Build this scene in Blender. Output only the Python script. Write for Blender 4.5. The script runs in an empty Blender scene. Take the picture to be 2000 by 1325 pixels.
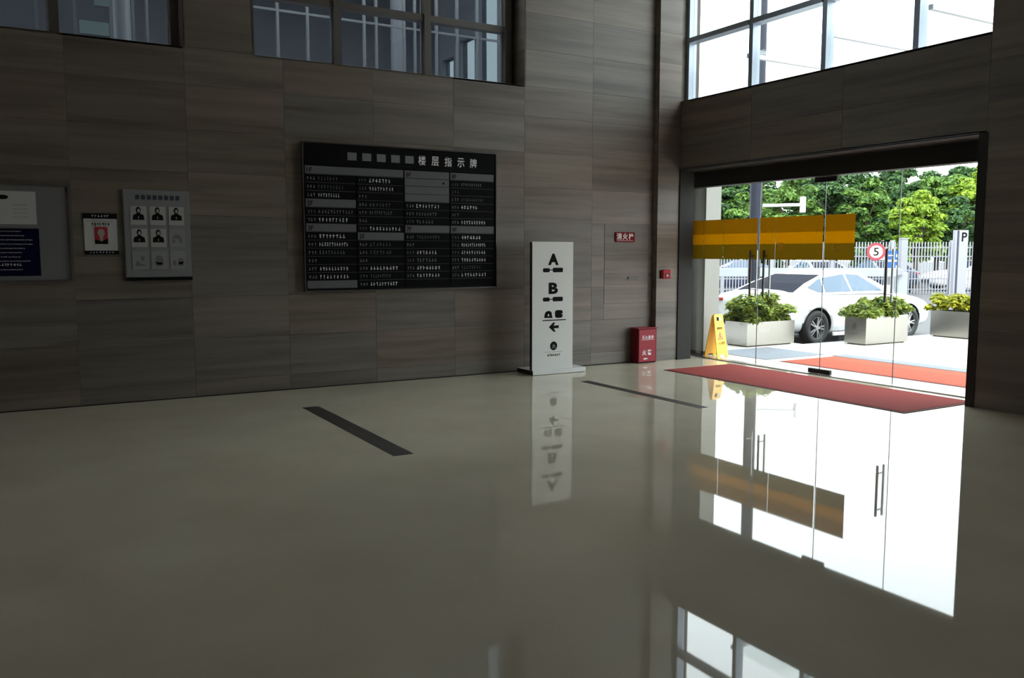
import bpy, bmesh, math, random
import numpy as np
from mathutils import Vector, Matrix

S = bpy.context.scene
COL = S.collection
R = math.radians

# ------------------------------------------------------------------ camera
cam_d = bpy.data.cameras.new('camera')
cam_d.sensor_width = 36.0
cam_d.lens = 36.0 * 1675.0 / 2000.0
cam_d.clip_end = 500
cam = bpy.data.objects.new('camera', cam_d)
COL.objects.link(cam)
cam.location = (0, 0, 1.6)
cam.rotation_euler = (R(90 - 5.778), 0, R(-30.2))
S.camera = cam

# ------------------------------------------------------------------ sky, sun, exposure
wld = bpy.data.worlds.new('overcast_sky')
S.world = wld
wld.use_nodes = True
bg = wld.node_tree.nodes['Background']
bg.inputs['Color'].default_value = (0.90, 0.955, 1.0, 1)
bg.inputs['Strength'].default_value = 5.8
sun_d = bpy.data.lights.new('sun', 'SUN')
sun_d.energy = 3.5
sun_d.angle = R(12)
sun_d.color = (1, 0.96, 0.88)
sun = bpy.data.objects.new('sun', sun_d)
COL.objects.link(sun)
sun.rotation_euler = Vector((0.28, 0.75, -1.5)).to_track_quat('-Z', 'Y').to_euler()
sun.location = (15, 0, 20)
S.view_settings.view_transform = 'Standard'
S.view_settings.look = 'None'
S.view_settings.exposure = 0.0
S.view_settings.gamma = 1.0
S.view_settings.use_curve_mapping = False
S.cycles.max_bounces = 14
S.cycles.diffuse_bounces = 6
S.cycles.transparent_max_bounces = 24
S.cycles.sample_clamp_indirect = 6.0

# ------------------------------------------------------------------ materials
def new_mat(name):
    m = bpy.data.materials.new(name)
    m.use_nodes = True
    return m, m.node_tree.nodes, m.node_tree.links

def pm(name, col, rough=0.5, metal=0.0, spec=0.5, noise=0.06, scale=40.0, trans=None, coat=0.0):
    """plain procedural material: base colour varied a little by noise"""
    m, n, l = new_mat(name)
    b = n['Principled BSDF']
    b.inputs['Roughness'].default_value = rough
    b.inputs['Metallic'].default_value = metal
    b.inputs['Specular IOR Level'].default_value = spec
    b.inputs['Coat Weight'].default_value = coat
    tc = n.new('ShaderNodeTexCoord')
    nz = n.new('ShaderNodeTexNoise')
    nz.inputs['Scale'].default_value = scale
    nz.inputs['Detail'].default_value = 3
    l.new(tc.outputs['Object'], nz.inputs['Vector'])
    mx = n.new('ShaderNodeMix'); mx.data_type = 'RGBA'
    c = Vector(col)
    mx.inputs['A'].default_value = (*(c * (1 - noise)), 1)
    mx.inputs['B'].default_value = (*(c * (1 + noise)), 1)
    l.new(nz.outputs['Fac'], mx.inputs['Factor'])
    l.new(mx.outputs['Result'], b.inputs['Base Color'])
    return m

def stone_mat(name, dark, light, axis=0):
    """veined limestone cladding, veins run horizontally; each slab its own offset"""
    m, n, l = new_mat(name)
    b = n['Principled BSDF']
    b.inputs['Roughness'].default_value = 0.42
    b.inputs['Specular IOR Level'].default_value = 0.35
    geo = n.new('ShaderNodeNewGeometry')
    oi = n.new('ShaderNodeObjectInfo')
    mp = n.new('ShaderNodeMapping')
    mp.inputs['Scale'].default_value = (0.35, 0.35, 7.0)
    off = n.new('ShaderNodeMath'); off.operation = 'MULTIPLY'; off.inputs[1].default_value = 9.0
    l.new(oi.outputs['Random'], off.inputs[0])
    cmb = n.new('ShaderNodeCombineXYZ')
    l.new(off.outputs[0], cmb.inputs[0]); l.new(off.outputs[0], cmb.inputs[1]); l.new(off.outputs[0], cmb.inputs[2])
    l.new(cmb.outputs[0], mp.inputs['Location'])
    l.new(geo.outputs['Position'], mp.inputs['Vector'])
    n1 = n.new('ShaderNodeTexNoise'); n1.inputs['Scale'].default_value = 1.0; n1.inputs['Detail'].default_value = 5
    n1.inputs['Roughness'].default_value = 0.62; n1.inputs['Distortion'].default_value = 0.25
    l.new(mp.outputs[0], n1.inputs['Vector'])
    rp = n.new('ShaderNodeValToRGB')
    e = rp.color_ramp.elements
    e[0].position = 0.30; e[0].color = (*dark, 1)
    e[1].position = 0.70; e[1].color = (*light, 1)
    k = e.new(0.46); k.color = (*(0.5 * (Vector(dark) + Vector(light)) * 0.96), 1)
    k = e.new(0.52); k.color = (*(0.5 * (Vector(dark) + Vector(light)) * 1.07), 1)
    l.new(n1.outputs['Fac'], rp.inputs['Fac'])
    # slab to slab tone
    tn = n.new('ShaderNodeMapRange'); tn.inputs['To Min'].default_value = 0.86; tn.inputs['To Max'].default_value = 1.12
    l.new(oi.outputs['Random'], tn.inputs['Value'])
    mul = n.new('ShaderNodeVectorMath'); mul.operation = 'SCALE'
    l.new(rp.outputs['Color'], mul.inputs[0]); l.new(tn.outputs[0], mul.inputs['Scale'])
    # some slabs are a little redder, some a little greyer
    wn = n.new('ShaderNodeTexWhiteNoise'); wn.noise_dimensions = '1D'
    l.new(off.outputs[0], wn.inputs['W'])
    tm = n.new('ShaderNodeMix'); tm.data_type = 'RGBA'
    tm.inputs['A'].default_value = (1.08, 0.99, 0.93, 1); tm.inputs['B'].default_value = (0.97, 1.0, 1.0, 1)
    l.new(wn.outputs['Value'], tm.inputs['Factor'])
    m2 = n.new('ShaderNodeVectorMath'); m2.operation = 'MULTIPLY'
    l.new(mul.outputs[0], m2.inputs[0]); l.new(tm.outputs['Result'], m2.inputs[1])
    l.new(m2.outputs[0], b.inputs['Base Color'])
    return m

def glass_mat(name, tint=(0.95, 0.98, 0.97), ior=1.5, refl=1.0):
    m, n, l = new_mat(name)
    n.remove(n['Principled BSDF'])
    out = n['Material Output']
    tr = n.new('ShaderNodeBsdfTransparent'); tr.inputs['Color'].default_value = (*tint, 1)
    gl = n.new('ShaderNodeBsdfGlossy'); gl.inputs['Roughness'].default_value = 0.0
    gl.inputs['Color'].default_value = (refl, refl, refl, 1)
    # Schlick reflectance from |N.I|, the same on both faces of a pane
    geo = n.new('ShaderNodeNewGeometry')
    dt = n.new('ShaderNodeVectorMath'); dt.operation = 'DOT_PRODUCT'
    l.new(geo.outputs['Normal'], dt.inputs[0]); l.new(geo.outputs['Incoming'], dt.inputs[1])
    ab = n.new('ShaderNodeMath'); ab.operation = 'ABSOLUTE'; l.new(dt.outputs['Value'], ab.inputs[0])
    om = n.new('ShaderNodeMath'); om.operation = 'SUBTRACT'; om.inputs[0].default_value = 1.0; l.new(ab.outputs[0], om.inputs[1])
    pw = n.new('ShaderNodeMath'); pw.operation = 'POWER'; pw.inputs[1].default_value = 5.0; l.new(om.outputs[0], pw.inputs[0])
    fr = n.new('ShaderNodeMath'); fr.operation = 'MULTIPLY_ADD'; fr.inputs[1].default_value = 0.96; fr.inputs[2].default_value = 0.04
    l.new(pw.outputs[0], fr.inputs[0])
    mx = n.new('ShaderNodeMixShader')
    l.new(fr.outputs[0], mx.inputs['Fac']); l.new(tr.outputs[0], mx.inputs[1]); l.new(gl.outputs[0], mx.inputs[2])
    l.new(mx.outputs[0], out.inputs['Surface'])
    return m

def film_mat():
    m, n, l = new_mat('amber_film')
    n.remove(n['Principled BSDF'])
    out = n['Material Output']
    geo = n.new('ShaderNodeNewGeometry')
    sp = n.new('ShaderNodeSeparateXYZ'); l.new(geo.outputs['Position'], sp.inputs[0])
    mr = n.new('ShaderNodeMapRange'); mr.inputs['From Min'].default_value = 1.50; mr.inputs['From Max'].default_value = 2.08
    l.new(sp.outputs['Z'], mr.inputs['Value'])
    rp = n.new('ShaderNodeValToRGB'); rp.color_ramp.interpolation = 'CONSTANT'
    e = rp.color_ramp.elements
    e[0].position = 0; e[0].color = (0.21, 0.155, 0.030, 1)
    e[1].position = 0.37; e[1].color = (0.40, 0.245, 0.012, 1)
    k = e.new(0.63); k.color = (0.28, 0.175, 0.022, 1)
    l.new(mr.outputs[0], rp.inputs['Fac'])
    tr = n.new('ShaderNodeBsdfTransparent'); l.new(rp.outputs['Color'], tr.inputs['Color'])
    tl = n.new('ShaderNodeBsdfTranslucent'); l.new(rp.outputs['Color'], tl.inputs['Color'])
    mx = n.new('ShaderNodeMixShader'); mx.inputs['Fac'].default_value = 0.75
    l.new(tr.outputs[0], mx.inputs[1]); l.new(tl.outputs[0], mx.inputs[2])
    l.new(mx.outputs[0], out.inputs['Surface'])
    return m

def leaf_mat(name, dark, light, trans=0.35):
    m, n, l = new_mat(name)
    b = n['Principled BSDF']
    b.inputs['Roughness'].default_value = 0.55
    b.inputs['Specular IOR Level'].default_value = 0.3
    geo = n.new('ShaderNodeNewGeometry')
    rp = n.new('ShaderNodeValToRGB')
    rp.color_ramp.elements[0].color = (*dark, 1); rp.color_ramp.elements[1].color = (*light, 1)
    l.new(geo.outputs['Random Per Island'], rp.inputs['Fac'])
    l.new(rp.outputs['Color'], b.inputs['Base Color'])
    tl = n.new('ShaderNodeBsdfTranslucent'); l.new(rp.outputs['Color'], tl.inputs['Color'])
    mx = n.new('ShaderNodeMixShader'); mx.inputs['Fac'].default_value = trans
    l.new(b.outputs[0], mx.inputs[1]); l.new(tl.outputs[0], mx.inputs[2])
    l.new(mx.outputs[0], n['Material Output'].inputs['Surface'])
    return m

M = {}
M['stone'] = stone_mat('veined_limestone', (0.118, 0.103, 0.086), (0.228, 0.203, 0.175))
M['stone_back'] = pm('mortar_backing', (0.085, 0.077, 0.066), 0.8)
M['steel'] = pm('brushed_stainless_steel', (0.36, 0.345, 0.32), 0.26, 1.0, noise=0.05, scale=8)
M['steel_sheet'] = pm('brushed_steel_cladding', (0.27, 0.262, 0.235), 0.5, 0.25, noise=0.05, scale=6)
M['dark_metal'] = pm('dark_bronze_metal', (0.036, 0.035, 0.033), 0.6, 0.0, spec=0.15)
M['alu'] = pm('grey_blue_aluminium', (0.30, 0.34, 0.40), 0.35, 0.5)
M['alu_dark'] = pm('dark_taupe_aluminium', (0.12, 0.11, 0.10), 0.45, 0.2)
M['alu_mid'] = pm('mid_aluminium', (0.30, 0.33, 0.37), 0.5)
M['alu_pale'] = pm('pale_aluminium', (0.62, 0.66, 0.72), 0.4, 0.2)
M['glass'] = glass_mat('clear_glass')
M['film'] = film_mat()
M['glass_edge'] = pm('dark_green_glass_edge', (0.06, 0.075, 0.075), 0.5, spec=0.1)
M['glass_tint'] = glass_mat('grey_tinted_glass', (0.26, 0.285, 0.30))
M['white'] = pm('white_paint', (0.78, 0.78, 0.77), 0.4)
M['totem'] = pm('white_laminate', (0.76, 0.76, 0.74), 0.45, noise=0.02)
M['black'] = pm('black_print', (0.010, 0.010, 0.011), 0.8, spec=0.08)
M['blackgloss'] = pm('black_acrylic', (0.008, 0.008, 0.010), 0.5, spec=0.1)
M['strip'] = pm('black_name_strip', (0.006, 0.006, 0.007), 0.6, spec=0.06)
M['header'] = pm('grey_header_strip', (0.135, 0.138, 0.142), 0.5, spec=0.2)
M['letter'] = pm('white_lettering', (0.80, 0.80, 0.79), 0.6)
M['letter_dim'] = pm('dim_grey_lettering', (0.11, 0.112, 0.115), 0.6, spec=0.2)
M['square'] = pm('grey_square_lettering', (0.20, 0.205, 0.21), 0.6, spec=0.2)
M['chrome'] = pm('board_edge_steel', (0.30, 0.30, 0.30), 0.25, 0.9)
M['felt'] = pm('grey_board_felt', (0.20, 0.20, 0.20), 0.85, noise=0.1, scale=200)
M['paper'] = pm('white_paper', (0.55, 0.55, 0.545), 0.7, noise=0.02)
M['navy'] = pm('navy_print', (0.003, 0.004, 0.030), 0.8, spec=0.08)
M['panelgrey'] = pm('pale_grey_panel', (0.23, 0.235, 0.245), 0.5, noise=0.03)
M['card'] = pm('photo_card', (0.42, 0.42, 0.41), 0.5, noise=0.02)
M['card2'] = pm('grey_photo_card', (0.28, 0.285, 0.29), 0.5, noise=0.02)
M['ink'] = pm('blue_black_ink', (0.03, 0.035, 0.06), 0.6)
M['skin_print'] = pm('pale_halftone_print', (0.40, 0.37, 0.33), 0.6, noise=0.2, scale=60)
M['greyprint'] = pm('grey_halftone_print', (0.17, 0.17, 0.17), 0.6, noise=0.3, scale=80)
M['poster_red'] = pm('poster_red', (0.50, 0.02, 0.045), 0.55)
M['fire_red'] = pm('fire_red_enamel', (0.30, 0.020, 0.032), 0.45, spec=0.25)
M['fire_red_dark'] = pm('deep_red_enamel', (0.15, 0.010, 0.018), 0.45, spec=0.2)
M['sign_red'] = pm('sign_red', (0.19, 0.006, 0.012), 0.6, spec=0.1)
M['alarm'] = pm('alarm_red_plastic', (0.40, 0.008, 0.02), 0.4, spec=0.2)
M['yellow'] = pm('yellow_plastic', (0.85, 0.46, 0.02), 0.4)
M['mat_in'] = pm('brick_red_ribbed_mat', (0.30, 0.052, 0.045), 0.95, spec=0.1, noise=0.15, scale=260)
M['mat_edge'] = pm('dark_red_rubber_edge', (0.16, 0.03, 0.025), 0.8)
M['mat_out'] = pm('orange_red_mat', (0.42, 0.090, 0.055), 0.95, spec=0.1, noise=0.12, scale=260)
M['mat_grey'] = pm('grey_blue_mat', (0.17, 0.19, 0.22), 0.9, noise=0.15, scale=18)
M['grille'] = pm('dark_floor_grille', (0.045, 0.038, 0.032), 0.5, 0.2)
M['tyre'] = pm('black_rubber', (0.018, 0.018, 0.019), 0.75)
M['rim'] = pm('grey_alloy', (0.45, 0.45, 0.47), 0.3, 0.8)
M['liner'] = pm('wheel_arch_liner', (0.02, 0.02, 0.021), 0.9)
M['carwhite'] = pm('white_car_paint', (0.70, 0.71, 0.72), 0.25, coat=0.6, noise=0.01)
M['cardark'] = pm('dark_blue_car_paint', (0.02, 0.03, 0.07), 0.25, coat=0.6)
M['carglass'] = pm('tinted_car_glass', (0.075, 0.115, 0.17), 0.1, spec=0.4, noise=0.03)
M['carglass_dark'] = pm('dark_rear_glass', (0.016, 0.018, 0.028), 0.6, spec=0.02)
M['lamp_red'] = pm('tail_lamp_red', (0.40, 0.02, 0.02), 0.2)
M['lamp_clear'] = pm('head_lamp_clear', (0.45, 0.47, 0.5), 0.15)
M['fence'] = pm('pale_grey_fence_paint', (0.28, 0.28, 0.31), 0.5)
M['slate'] = pm('slate_grey_column', (0.025, 0.028, 0.042), 0.6, spec=0.2)
M['blue'] = pm('sign_blue', (0.008, 0.09, 0.36), 0.4)
M['ring'] = pm('sign_ring_red', (0.34, 0.04, 0.06), 0.5)
M['pylon'] = pm('pale_lilac_pylon', (0.30, 0.295, 0.34), 0.45)
M['boom'] = pm('white_boom_panel', (0.33, 0.35, 0.38), 0.5)
M['bark'] = pm('brown_bark', (0.09, 0.065, 0.045), 0.9, noise=0.3, scale=12)
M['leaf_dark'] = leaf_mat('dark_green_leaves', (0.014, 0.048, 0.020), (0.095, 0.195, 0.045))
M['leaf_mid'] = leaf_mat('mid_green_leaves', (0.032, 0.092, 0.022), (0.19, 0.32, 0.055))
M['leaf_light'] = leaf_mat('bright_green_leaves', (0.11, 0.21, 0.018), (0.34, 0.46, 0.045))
M['leaf_plant'] = leaf_mat('variegated_green_leaves', (0.030, 0.085, 0.018), (0.36, 0.42, 0.06))
M['leaf_yellow'] = leaf_mat('yellow_green_leaves', (0.10, 0.15, 0.014), (0.55, 0.50, 0.025))
M['soil'] = pm('dark_soil', (0.04, 0.03, 0.022), 0.95, noise=0.3)
M['asphalt'] = pm('grey_asphalt', (0.075, 0.075, 0.08), 0.9, noise=0.25, scale=30)
M['render'] = pm('pale_plaster', (0.74, 0.71, 0.67), 0.8)
M['ceil'] = pm('white_ceiling_paint', (0.72, 0.69, 0.65), 0.8)
M['gallery'] = pm('blue_grey_gallery_paint', (0.23, 0.25, 0.30), 0.5)
M['gallery_col'] = pm('pale_blue_grey_column', (0.34, 0.37, 0.43), 0.4)
M['teal'] = pm('pale_teal_panel', (0.45, 0.60, 0.62), 0.4)

def paving_mat():
    m, n, l = new_mat('pale_granite_paving')
    b = n['Principled BSDF']; b.inputs['Roughness'].default_value = 0.7
    geo = n.new('ShaderNodeNewGeometry')
    nz = n.new('ShaderNodeTexNoise'); nz.inputs['Scale'].default_value = 3; nz.inputs['Detail'].default_value = 6
    l.new(geo.outputs['Position'], nz.inputs['Vector'])
    rp = n.new('ShaderNodeValToRGB')
    rp.color_ramp.elements[0].color = (0.44, 0.41, 0.37, 1); rp.color_ramp.elements[1].color = (0.56, 0.53, 0.48, 1)
    l.new(nz.outputs['Fac'], rp.inputs['Fac']); l.new(rp.outputs['Color'], b.inputs['Base Color'])
    return m
M['paving'] = paving_mat()

def floor_mat():
    m, n, l = new_mat('polished_beige_stone')
    b = n['Principled BSDF']
    b.inputs['Specular IOR Level'].default_value = 0.62
    b.inputs['IOR'].default_value = 1.55
    geo = n.new('ShaderNodeNewGeometry')
    nz = n.new('ShaderNodeTexNoise'); nz.inputs['Scale'].default_value = 1.2; nz.inputs['Detail'].default_value = 8
    l.new(geo.outputs['Position'], nz.inputs['Vector'])
    rp = n.new('ShaderNodeValToRGB')
    rp.color_ramp.elements[0].position = 0.3; rp.color_ramp.elements[1].position = 0.7
    rp.color_ramp.elements[0].color = (0.59, 0.525, 0.405, 1); rp.color_ramp.elements[1].color = (0.67, 0.605, 0.475, 1)
    l.new(nz.outputs['Fac'], rp.inputs['Fac']); l.new(rp.outputs['Color'], b.inputs['Base Color'])
    n2 = n.new('ShaderNodeTexNoise'); n2.inputs['Scale'].default_value = 0.9; n2.inputs['Detail'].default_value = 3
    l.new(geo.outputs['Position'], n2.inputs['Vector'])
    mr = n.new('ShaderNodeMapRange'); mr.inputs['To Min'].default_value = 0.012; mr.inputs['To Max'].default_value = 0.035
    l.new(n2.outputs['Fac'], mr.inputs['Value']); l.new(mr.outputs[0], b.inputs['Roughness'])
    return m
M['floor'] = floor_mat()

# ------------------------------------------------------------------ helpers
WLOC = {}          # world location of things (unrotated while being built)

def mesh_of(name, verts, faces, mat, smooth=False):
    me = bpy.data.meshes.new(name)
    me.from_pydata([tuple(v) for v in verts], [], faces)
    me.materials.append(M[mat] if isinstance(mat, str) else mat)
    if smooth:
        me.polygons.foreach_set('use_smooth', [True] * len(me.polygons))
    me.update()
    return me

def link(name, me, parent=None, loc=(0, 0, 0)):
    """link a mesh at a world position; children are placed relative to their parent"""
    o = bpy.data.objects.new(name, me)
    COL.objects.link(o)
    loc = Vector(loc)
    WLOC[o.name] = loc
    if parent is not None:
        o.parent = parent
        o.location = loc - WLOC[parent.name]
    else:
        o.location = loc
    return o

def struct(o):
    o['kind'] = 'structure'
    return o

def tag(o, label, cat, group=None):
    o['label'] = label
    o['category'] = cat
    if group:
        o['group'] = group
    return o

def thing(name, label, cat, loc=(0, 0, 0), group=None):
    o = bpy.data.objects.new(name, None)
    o.empty_display_size = 0.1
    COL.objects.link(o)
    o.location = loc
    WLOC[o.name] = Vector(loc)
    return tag(o, label, cat, group)

def sempty(name, loc=(0, 0, 0)):
    o = bpy.data.objects.new(name, None)
    o.empty_display_size = 0.1
    COL.objects.link(o)
    o.location = loc
    WLOC[o.name] = Vector(loc)
    return struct(o)

def box_vf(x0, x1, y0, y1, z0, z1):
    v = [(x0, y0, z0), (x1, y0, z0), (x1, y1, z0), (x0, y1, z0), (x0, y0, z1), (x1, y0, z1), (x1, y1, z1), (x0, y1, z1)]
    f = [(0, 3, 2, 1), (4, 5, 6, 7), (0, 1, 5, 4), (1, 2, 6, 5), (2, 3, 7, 6), (3, 0, 4, 7)]
    return v, f

def bevel_me(me, w, seg=1):
    bm = bmesh.new(); bm.from_mesh(me)
    bmesh.ops.bevel(bm, geom=bm.edges[:], offset=w, segments=seg, affect='EDGES', profile=0.5)
    bm.to_mesh(me); bm.free()
    return me

def box(name, x0, x1, y0, y1, z0, z1, mat, parent=None, bev=0.0, seg=1):
    c = Vector(((x0 + x1) / 2, (y0 + y1) / 2, (z0 + z1) / 2))
    v, f = box_vf(x0 - c.x, x1 - c.x, y0 - c.y, y1 - c.y, z0 - c.z, z1 - c.z)
    me = mesh_of(name, v, f, mat)
    if bev:
        bevel_me(me, bev, seg)
    return link(name, me, parent, c)

class MB:
    """collects pieces of one part into one mesh"""
    def __init__(self): self.v = []; self.f = []
    def add(self, v, f):
        k = len(self.v)
        self.v += [tuple(p) for p in v]
        self.f += [tuple(i + k for i in q) for q in f]
        return self
    def box(self, *a): return self.add(*box_vf(*a))
    def cyl(self, a, b, r0, r1=None, n=12, caps=True):
        a = Vector(a); b = Vector(b); r1 = r0 if r1 is None else r1
        d = (b - a).normalized()
        u = d.orthogonal().normalized(); w = d.cross(u)
        v = []
        for p, r in ((a, r0), (b, r1)):
            for i in range(n):
                t = 2 * math.pi * i / n
                v.append(p + (u * math.cos(t) + w * math.sin(t)) * r)
        f = [(i, (i + 1) % n, n + (i + 1) % n, n + i) for i in range(n)]
        if caps:
            f += [tuple(range(n - 1, -1, -1)), tuple(range(n, 2 * n))]
        return self.add(v, f)
    def prism(self, poly, fn, t0, t1):
        """extrude 2D polygon poly; fn(u, v, t) -> 3D point"""
        n = len(poly)
        v = [fn(u, w, t0) for u, w in poly] + [fn(u, w, t1) for u, w in poly]
        f = [tuple(range(n - 1, -1, -1)), tuple(range(n, 2 * n))]
        f += [(i, (i + 1) % n, n + (i + 1) % n, n + i) for i in range(n)]
        return self.add(v, f)
    def build(self, name, mat, parent=None, smooth=False, fix=True, stuff=False):
        if not self.v:
            self.box(0, .001, 0, .001, 0, .001)
        a = np.array([tuple(p) for p in self.v])
        c = Vector(((a.min(0) + a.max(0)) / 2).tolist())
        me = mesh_of(name, a - np.array(c), self.f, mat, smooth)
        if fix:
            bm = bmesh.new(); bm.from_mesh(me)
            bmesh.ops.recalc_face_normals(bm, faces=bm.faces[:])
            bm.to_mesh(me); bm.free()
        o = link(name, me, parent, c)
        if stuff or getattr(self, 'small', False):
            o['kind'] = 'stuff'
        return o

FACE_Y = lambda y: (lambda u, w, t: (u, y - t, w))      # polygons on a surface that faces -Y
FACE_X = lambda x: (lambda u, w, t: (x - t, u, w))      # polygons on a surface that faces -X

def ellipse(cx, cz, rx, rz, n=16, a0=0, a1=2 * math.pi):
    return [(cx + rx * math.cos(a0 + (a1 - a0) * i / n), cz + rz * math.sin(a0 + (a1 - a0) * i / n)) for i in range(n)]

def rect(x0, x1, z0, z1): return [(x0, z0), (x1, z0), (x1, z1), (x0, z1)]

def text_mesh(s, bold=0.0):
    cu = bpy.data.curves.new('lettering', 'FONT')
    cu.body = s
    cu.align_x = 'CENTER'; cu.align_y = 'CENTER'
    cu.size = 1.0
    cu.extrude = 0.0
    cu.offset = bold
    cu.resolution_u = 3
    o = bpy.data.objects.new('lettering', cu)
    COL.objects.link(o)
    dg = bpy.context.evaluated_depsgraph_get()
    me = bpy.data.meshes.new_from_object(o.evaluated_get(dg))
    bpy.data.objects.remove(o); bpy.data.curves.remove(cu)
    return me

def text_on(name, s, cx, cz, width, height, plane, pos, mat, parent, bold=0.0, mirror=False):
    """flat lettering fitted to width x height, plane 'y' faces -Y, 'x' faces -X"""
    me = text_mesh(s, bold)
    a = np.array([v.co[:] for v in me.vertices])
    lo, hi = a.min(0), a.max(0)
    sx = width / max(hi[0] - lo[0], 1e-6); sz = height / max(hi[1] - lo[1], 1e-6)
    mid = (lo + hi) / 2
    for v in me.vertices:
        u = (v.co.x - mid[0]) * sx; w = (v.co.y - mid[1]) * sz
        if plane == 'y': v.co = (u, 0, w)
        else: v.co = (0, -u, w)
    me.materials.clear(); me.materials.append(M[mat])
    c = (cx, pos, cz) if plane == 'y' else (pos, cx, cz)
    return link(name, me, parent, c)

def chars_on(txt, cx, cz, width, height, plane, pos, mat, parent, bold=0.0, fill=.82):
    """one lettering part for each character"""
    w = width / len(txt)
    for k, ch in enumerate(txt):
        x = cx + (k - (len(txt) - 1) / 2) * w
        text_on('lettering', ch, x, cz, w * fill, height, plane, pos, mat, parent, bold)

def marks(mb, x0, x1, z0, z1, fn, rng, pitch, fill=0.62):
    """a row of small illegible characters made of strokes"""
    mb.small = True
    x = x0
    while x + pitch * fill <= x1:
        w = pitch * fill; h = z1 - z0
        kind = rng.random()
        t = w * 0.2
        xc = x + rng.uniform(.1, .6) * w
        mb.prism(rect(xc, xc + t * 1.3, z0, z1), fn, 0, 0.0015)
        if kind < .75:
            zz = z0 + h * rng.uniform(.1, .8)
            mb.prism(rect(x, x + w, zz, zz + h * .17), fn, 0, 0.0014)
        if kind > .35:
            zz = z0 + h * rng.uniform(.1, .8)
            mb.prism(rect(x + w * .1, x + w * .9, zz, zz + h * .17), fn, 0, 0.0016)
        x += pitch

PANEL = {}
def slab(w, h, t, axis, parent, loc, mat='stone', name='stone_panel'):
    """cladding slab, shared mesh between equal sizes. axis 1 faces -Y, axis 0 faces -X"""
    key = (round(w, 3), round(h, 3), round(t, 3), axis, mat)
    if key not in PANEL:
        if axis == 1: v, f = box_vf(-w / 2, w / 2, -t / 2, t / 2, -h / 2, h / 2)
        else: v, f = box_vf(-t / 2, t / 2, -w / 2, w / 2, -h / 2, h / 2)
        me = mesh_of(name, v, f, mat)
        bevel_me(me, 0.0010)
        PANEL[key] = me
    return link(name, PANEL[key], parent, loc)

# ================================================================== THE ROOM
W = 9.88            # inner face of the left wall (plane y)
P = 9.78            # front of the corner pillar
XR = 8.54           # inner face of the right wall (plane x)
XG = 9.10           # glass doors
TOP = 6.8
YB = -7.0
XL = -7.0

struct(box('floor', XL, 9.16, YB, 10.3, -0.2, 0.0, 'floor'))
struct(box('ceiling', XL - .3, 9.3, YB - .3, 10.2, TOP, TOP + 0.3, 'ceil'))
struct(box('wall_back', XL - .3, 9.15, YB - .3, YB, -0.2, TOP, 'render'))
struct(box('wall_side', XL - .3, XL, YB, 10.2, -0.2, TOP, 'render'))
struct(box('wall_sun_block', XL - .3, 9.3, 9.9, 10.2, TOP + .3, 11.5, 'render'))     # unseen wall added above the lobby to keep sun out of the light well

# --- left wall: backing with two window openings, stone slabs in front of it
TH = 0.02
wl = MB()
LW1 = (-2.6, 1.70)      # first upper window
LW2 = (2.44, 5.94)      # second upper window
SILL = 3.78
HEADZ = 6.4
wl.box(XL, 8.8, W + TH, W + .30, -0.2, SILL - TH)
wl.box(XL, 8.3, W + TH, W + .30, HEADZ, TOP)
for a, b in ((XL, LW1[0] - TH), (LW1[1] + TH, LW2[0] - TH), (LW2[1] + TH, 8.3)):
    wl.box(a, b, W + TH, W + .30, SILL - TH, HEADZ)
wall_left = struct(wl.build('wall_left', 'stone_back'))

rows = [0, .18, .645, 1.11, 1.56, 2.0, 2.46, 2.92, 3.39, SILL, 4.25, 4.72, 5.2, 5.68, 6.16, HEADZ, TOP]
cols = [-2.66, -1.60, -.52, .56, 1.70, 2.44, 2.76, 3.83, 4.90, 5.94, 7.04, 8.13]
G = 0.0018
HYD = (7.26, 8.06, 0.87, 2.0)      # hydrant cabinet door in the wall
def add_left(x0, x1, z0, z1):
    slab(x1 - x0 - G, z1 - z0 - G, TH, 1, wall_left, ((x0 + x1) / 2, W + TH / 2, (z0 + z1) / 2))
for i in range(len(cols) - 1):
    for j in range(len(rows) - 1):
        x0, x1, z0, z1 = cols[i], cols[i + 1], rows[j], rows[j + 1]
        if z0 >= SILL - .01 and z1 <= HEADZ + .01 and (x1 <= LW1[1] + .01 or LW2[0] - .01 <= x0 < LW2[1] - .01):
            continue
        if (x0, x1) == (1.70, 2.44) or (x0, x1) == (2.44, 2.76):
            if z0 < SILL - .01:
                if (x0, x1) == (1.70, 2.44): add_left(1.66 if False else 1.70, 2.76, z0, z1)
                continue
        if x0 == 7.04 and z1 > HYD[2] + .01 and z0 < HYD[3] - .01:
            continue
        add_left(x0, x1, z0, z1)
# around and on the hydrant door
add_left(7.04, HYD[0], .645, 1.11); add_left(7.04, HYD[0], 1.11, 1.56); add_left(7.04, HYD[0], 1.56, 2.0)
add_left(HYD[0], 8.13, .645, HYD[2])
add_left(HYD[1], 8.13, HYD[2], 1.30); add_left(HYD[1], 8.13, 1.30, 2.0)
hyd = box('cabinet_door', HYD[0] + .004, HYD[1] - .004, W + .006, W + TH, HYD[2] + .004, HYD[3] - .004, 'stone_back', wall_left)
hyd['label'] = 'stone-faced hydrant cabinet door flush with the wall'
for z0, z1 in ((HYD[2], 1.14), (1.14, 1.30), (1.30, 1.56), (1.56, HYD[3])):
    slab(HYD[1] - HYD[0] - .008, z1 - z0 - G, .016, 1, hyd, ((HYD[0] + HYD[1]) / 2, W + .006, (z0 + z1) / 2))
struct(box('shadow_gap_strip_left', XL, 8.13, W - .004, W - .0005, 0.0, .010, 'black'))  # thin black strip painting in the shadow gap where wall meets floor
pull = box('handle', 7.68, 7.85, W - .022, W - .003, 1.215, 1.25, 'alu_dark', hyd, .003)

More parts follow.
